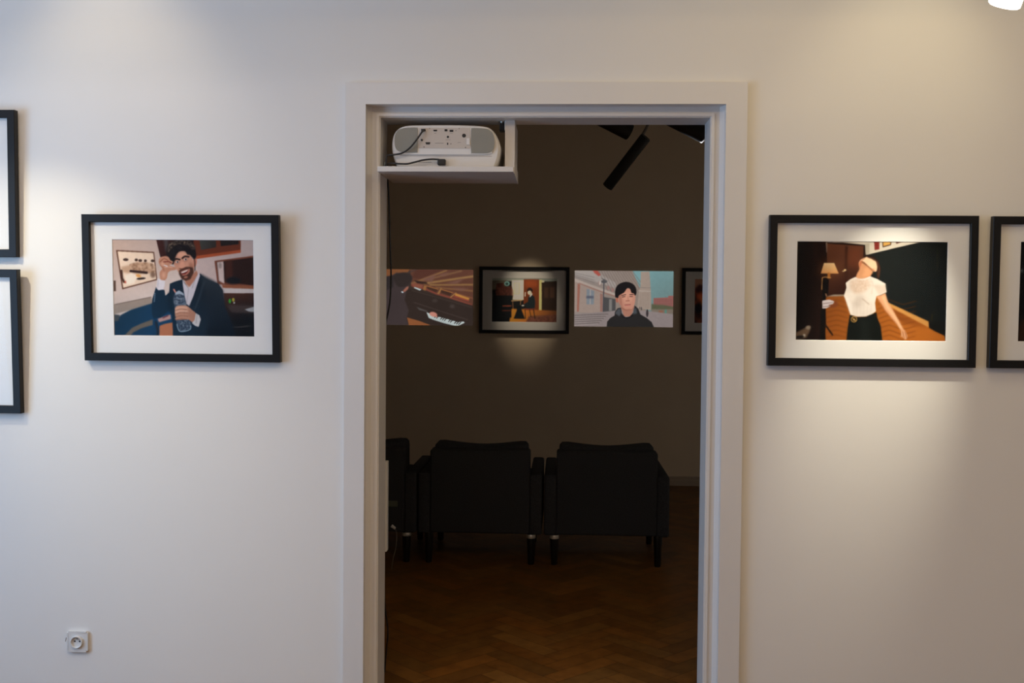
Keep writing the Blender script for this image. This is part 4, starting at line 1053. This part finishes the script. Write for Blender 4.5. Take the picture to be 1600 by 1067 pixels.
# plug and tag hanging near the left armchair
p0 = at(615, 824, 1.95)
t = thing('loose_plug', 'small white plug on a thin cord hanging behind the left armchair', 'plug', tuple(p0))
b = bmesh.new(); cyl(b, (-.012, 0, .010), (.010, 0, -.006), .009, .007, 14); done(b, 'plug_head', MT['whiteplastic'], t)
b = bmesh.new(); tube(b, [(.010, 0, -.006), (.018, 0, -.05), (.012, 0, -.12), (.0, 0, -.17), (-.01, .0, -p0.z + .004)], .0018, 8); done(b, 'cord', MT['greymetal'], t)
p1 = at(613.5, 787, YCH - .006)
b = bmesh.new(); box(b, -.028, .028, -.001, .001, -.017, .017, .0005); o = done(b, 'fabric_tag', MT['green']); o.location = (p1.x, YCH - .0015, p1.z)
tag(o, 'small dull green tag on the back of the left armchair', 'tag')

# ------------------------------------------------------------------ track lights of the dark room
def track(name, label, x0, x1, y, z, ztop, m, group=None):
    t = thing(name, label, 'light track', ((x0 + x1) / 2, y, z), group=group); cx = (x0 + x1) / 2
    b = bmesh.new(); box(b, x0 - cx, x1 - cx, -.018, .018, 0, .032, .002); done(b, 'rail', m, t)
    for xx in (x0 + .2, x1 - .2):
        b = bmesh.new(); cyl(b, (xx - cx, 0, .032), (xx - cx, 0, ztop - z), .006, n=12); done(b, 'hanger', m, t)
    return t

def spot_head(label, e0, e1, r, stem_top, m, group, rim=None, mount=MT['blackmetal']):
    """cylinder from e0 (rear) to e1 (lit end), carried by a stem up to stem_top"""
    e0, e1, st = Vector(e0), Vector(e1), Vector(stem_top)
    t = thing('track_spotlight', label, 'spotlight', tuple(st), group=group)
    d = (e1 - e0); L = d.length; a = e0 - st
    b = bmesh.new(); lathe(b, a, d, [(0, r * .9), (.006, r), (L - .004, r), (L, r * .96), (L, r * .8), (L - .02, r * .7)], 36); done(b, 'lamp_body', m, t, True)
    mid = a + d * .28
    b = bmesh.new(); tube(b, [(0, 0, 0), (0, 0, mid.z * .4), mid * .85 + Vector((0, 0, .004)), mid], .009, 10, 4); done(b, 'arm', mount, t, True)
    b = bmesh.new(); box(b, -.05, .05, -.017, .017, -.022, 0, .003); done(b, 'track_adapter', mount, t)
    if rim:
        b = bmesh.new(); dn = d.normalized(); lathe(b, a + dn * (L - .001), dn, [(0, r * 1.0), (.005, r * 1.02), (.006, r * .8)], 36); done(b, 'lens_rim', rim, t, True)
    return t, a + d
GD = 'black spotlights in the dark room'
# deeper track with the long slim spotlight
ZB = 2.55
YT = 2.35
zt = at(1010, 165, YT).z
track('lighting_track', 'black lighting track hung above the far armchairs', -1.6, 1.8, YT, zt, TOPF, MT['blackmetal'], 'lighting tracks')
e0 = at(1009, 214, YT - .03); e1 = at(949, 292, YT + .10)
spot_head('long slim black spotlight pointing down left, the lowest of the three in the dark room', e0, e1, .033, (at(1013, 190, YT).x, YT, zt), MT['blackmetal'], GD, mount=MT['greymetal'])
# nearer track with two thick spotlights seen only at their lower ends
YT2 = 1.10
zt2 = at(900, 120, YT2).z
track('lighting_track', 'black lighting track hung just behind the doorway', -1.2, 1.6, YT2, zt2, TOPF, MT['blackmetal'], 'lighting tracks')
for (ex, ey, lab, rim) in ((984, 206.5, 'thick black spotlight under the lintel, left of the slim one', None), (1100.5, 210.5, 'thick black spotlight at the top right corner of the doorway', MT['ring'])):
    e1 = at(ex, ey, YT2 + .05); e0 = at(ex - 92, ey - 47, YT2 - .03)
    dd = (e1 - e0).normalized(); light('far_beam', 'SPOT', e1 + dd * .02, e1 + dd, 158, (.80, .86, .97), spot=60, blend=.8, rad=.03)
    spot_head(lab, e0, e1, .040, (e0.x + .10, YT2, zt2), MT['blackmetal'], GD, rim)

# spotlight (light) on the far photograph
light('far_spot', 'SPOT', (at(828, 300, 3.7).x, 3.95, 2.78), (at(824, 474, YW).x, YW, at(824, 474, YW).z), 52, (1.0, .84, .62), spot=22, blend=1.0, rad=.03)

# ------------------------------------------------------------------ lamps of the near room
track('lighting_track', 'white lighting track hung in front of the white wall', -2.9, 2.6, -.75, 2.74, TOP, MT['lampwhite'], 'lighting tracks')
l1 = at(1566, -34, -.62); l0 = l1 + Vector((.045, -.035, .13))
l1 = at(1570, 5, -.60)
def near_spot(label, tip, aim, energy, ang, blend, col, L=.13, r=.045):
    tip = Vector(tip); d = (Vector(aim) - tip).normalized(); e0 = tip - d * L
    t, _ = spot_head(label, e0, tip, r, (e0.x, -.75, 2.74), MT['lampwhite'], 'white spotlights of the near room', mount=MT['lampwhite'])
    b = bmesh.new(); lathe(b, tip - d * .004 - Vector(t.location), d, [(-.045, r * .99), (-.04, r * 1.03), (.008, r * 1.03), (.013, r * .9), (.016, .001)], 32); o = done(b, 'lens', MT['lampglow'], t, True)
    light('spot_beam', 'SPOT', tip + d * .03, aim, energy, col, spot=ang, blend=blend, rad=.02)
    return t
near_spot('white track spotlight glowing at the top right corner, aimed at the woman photograph', (l1.x, -.60, l1.z), (1.14, 0, 1.34), 84, 34, 1.0, (1.0, .93, .735))
near_spot('white track spotlight above the far left of the white wall', (-2.45, -.85, 2.5), (-1.80, 0, 1.38), 52, 46, 1.0, (1.0, .88, .62))
# ceiling spotlights higher up, out of the frame, washing the upper wall
light('ceiling_spot', 'SPOT', (1.36, -.62, 3.12), (1.18, 0, 2.15), 10, (1.0, .85, .52), spot=54, blend=1.0, rad=.03)
light('ceiling_spot', 'SPOT', (-1.75, -.62, 3.12), (-1.66, 0, 2.1), 15, (1.0, .82, .54), spot=62, blend=1.0, rad=.03)
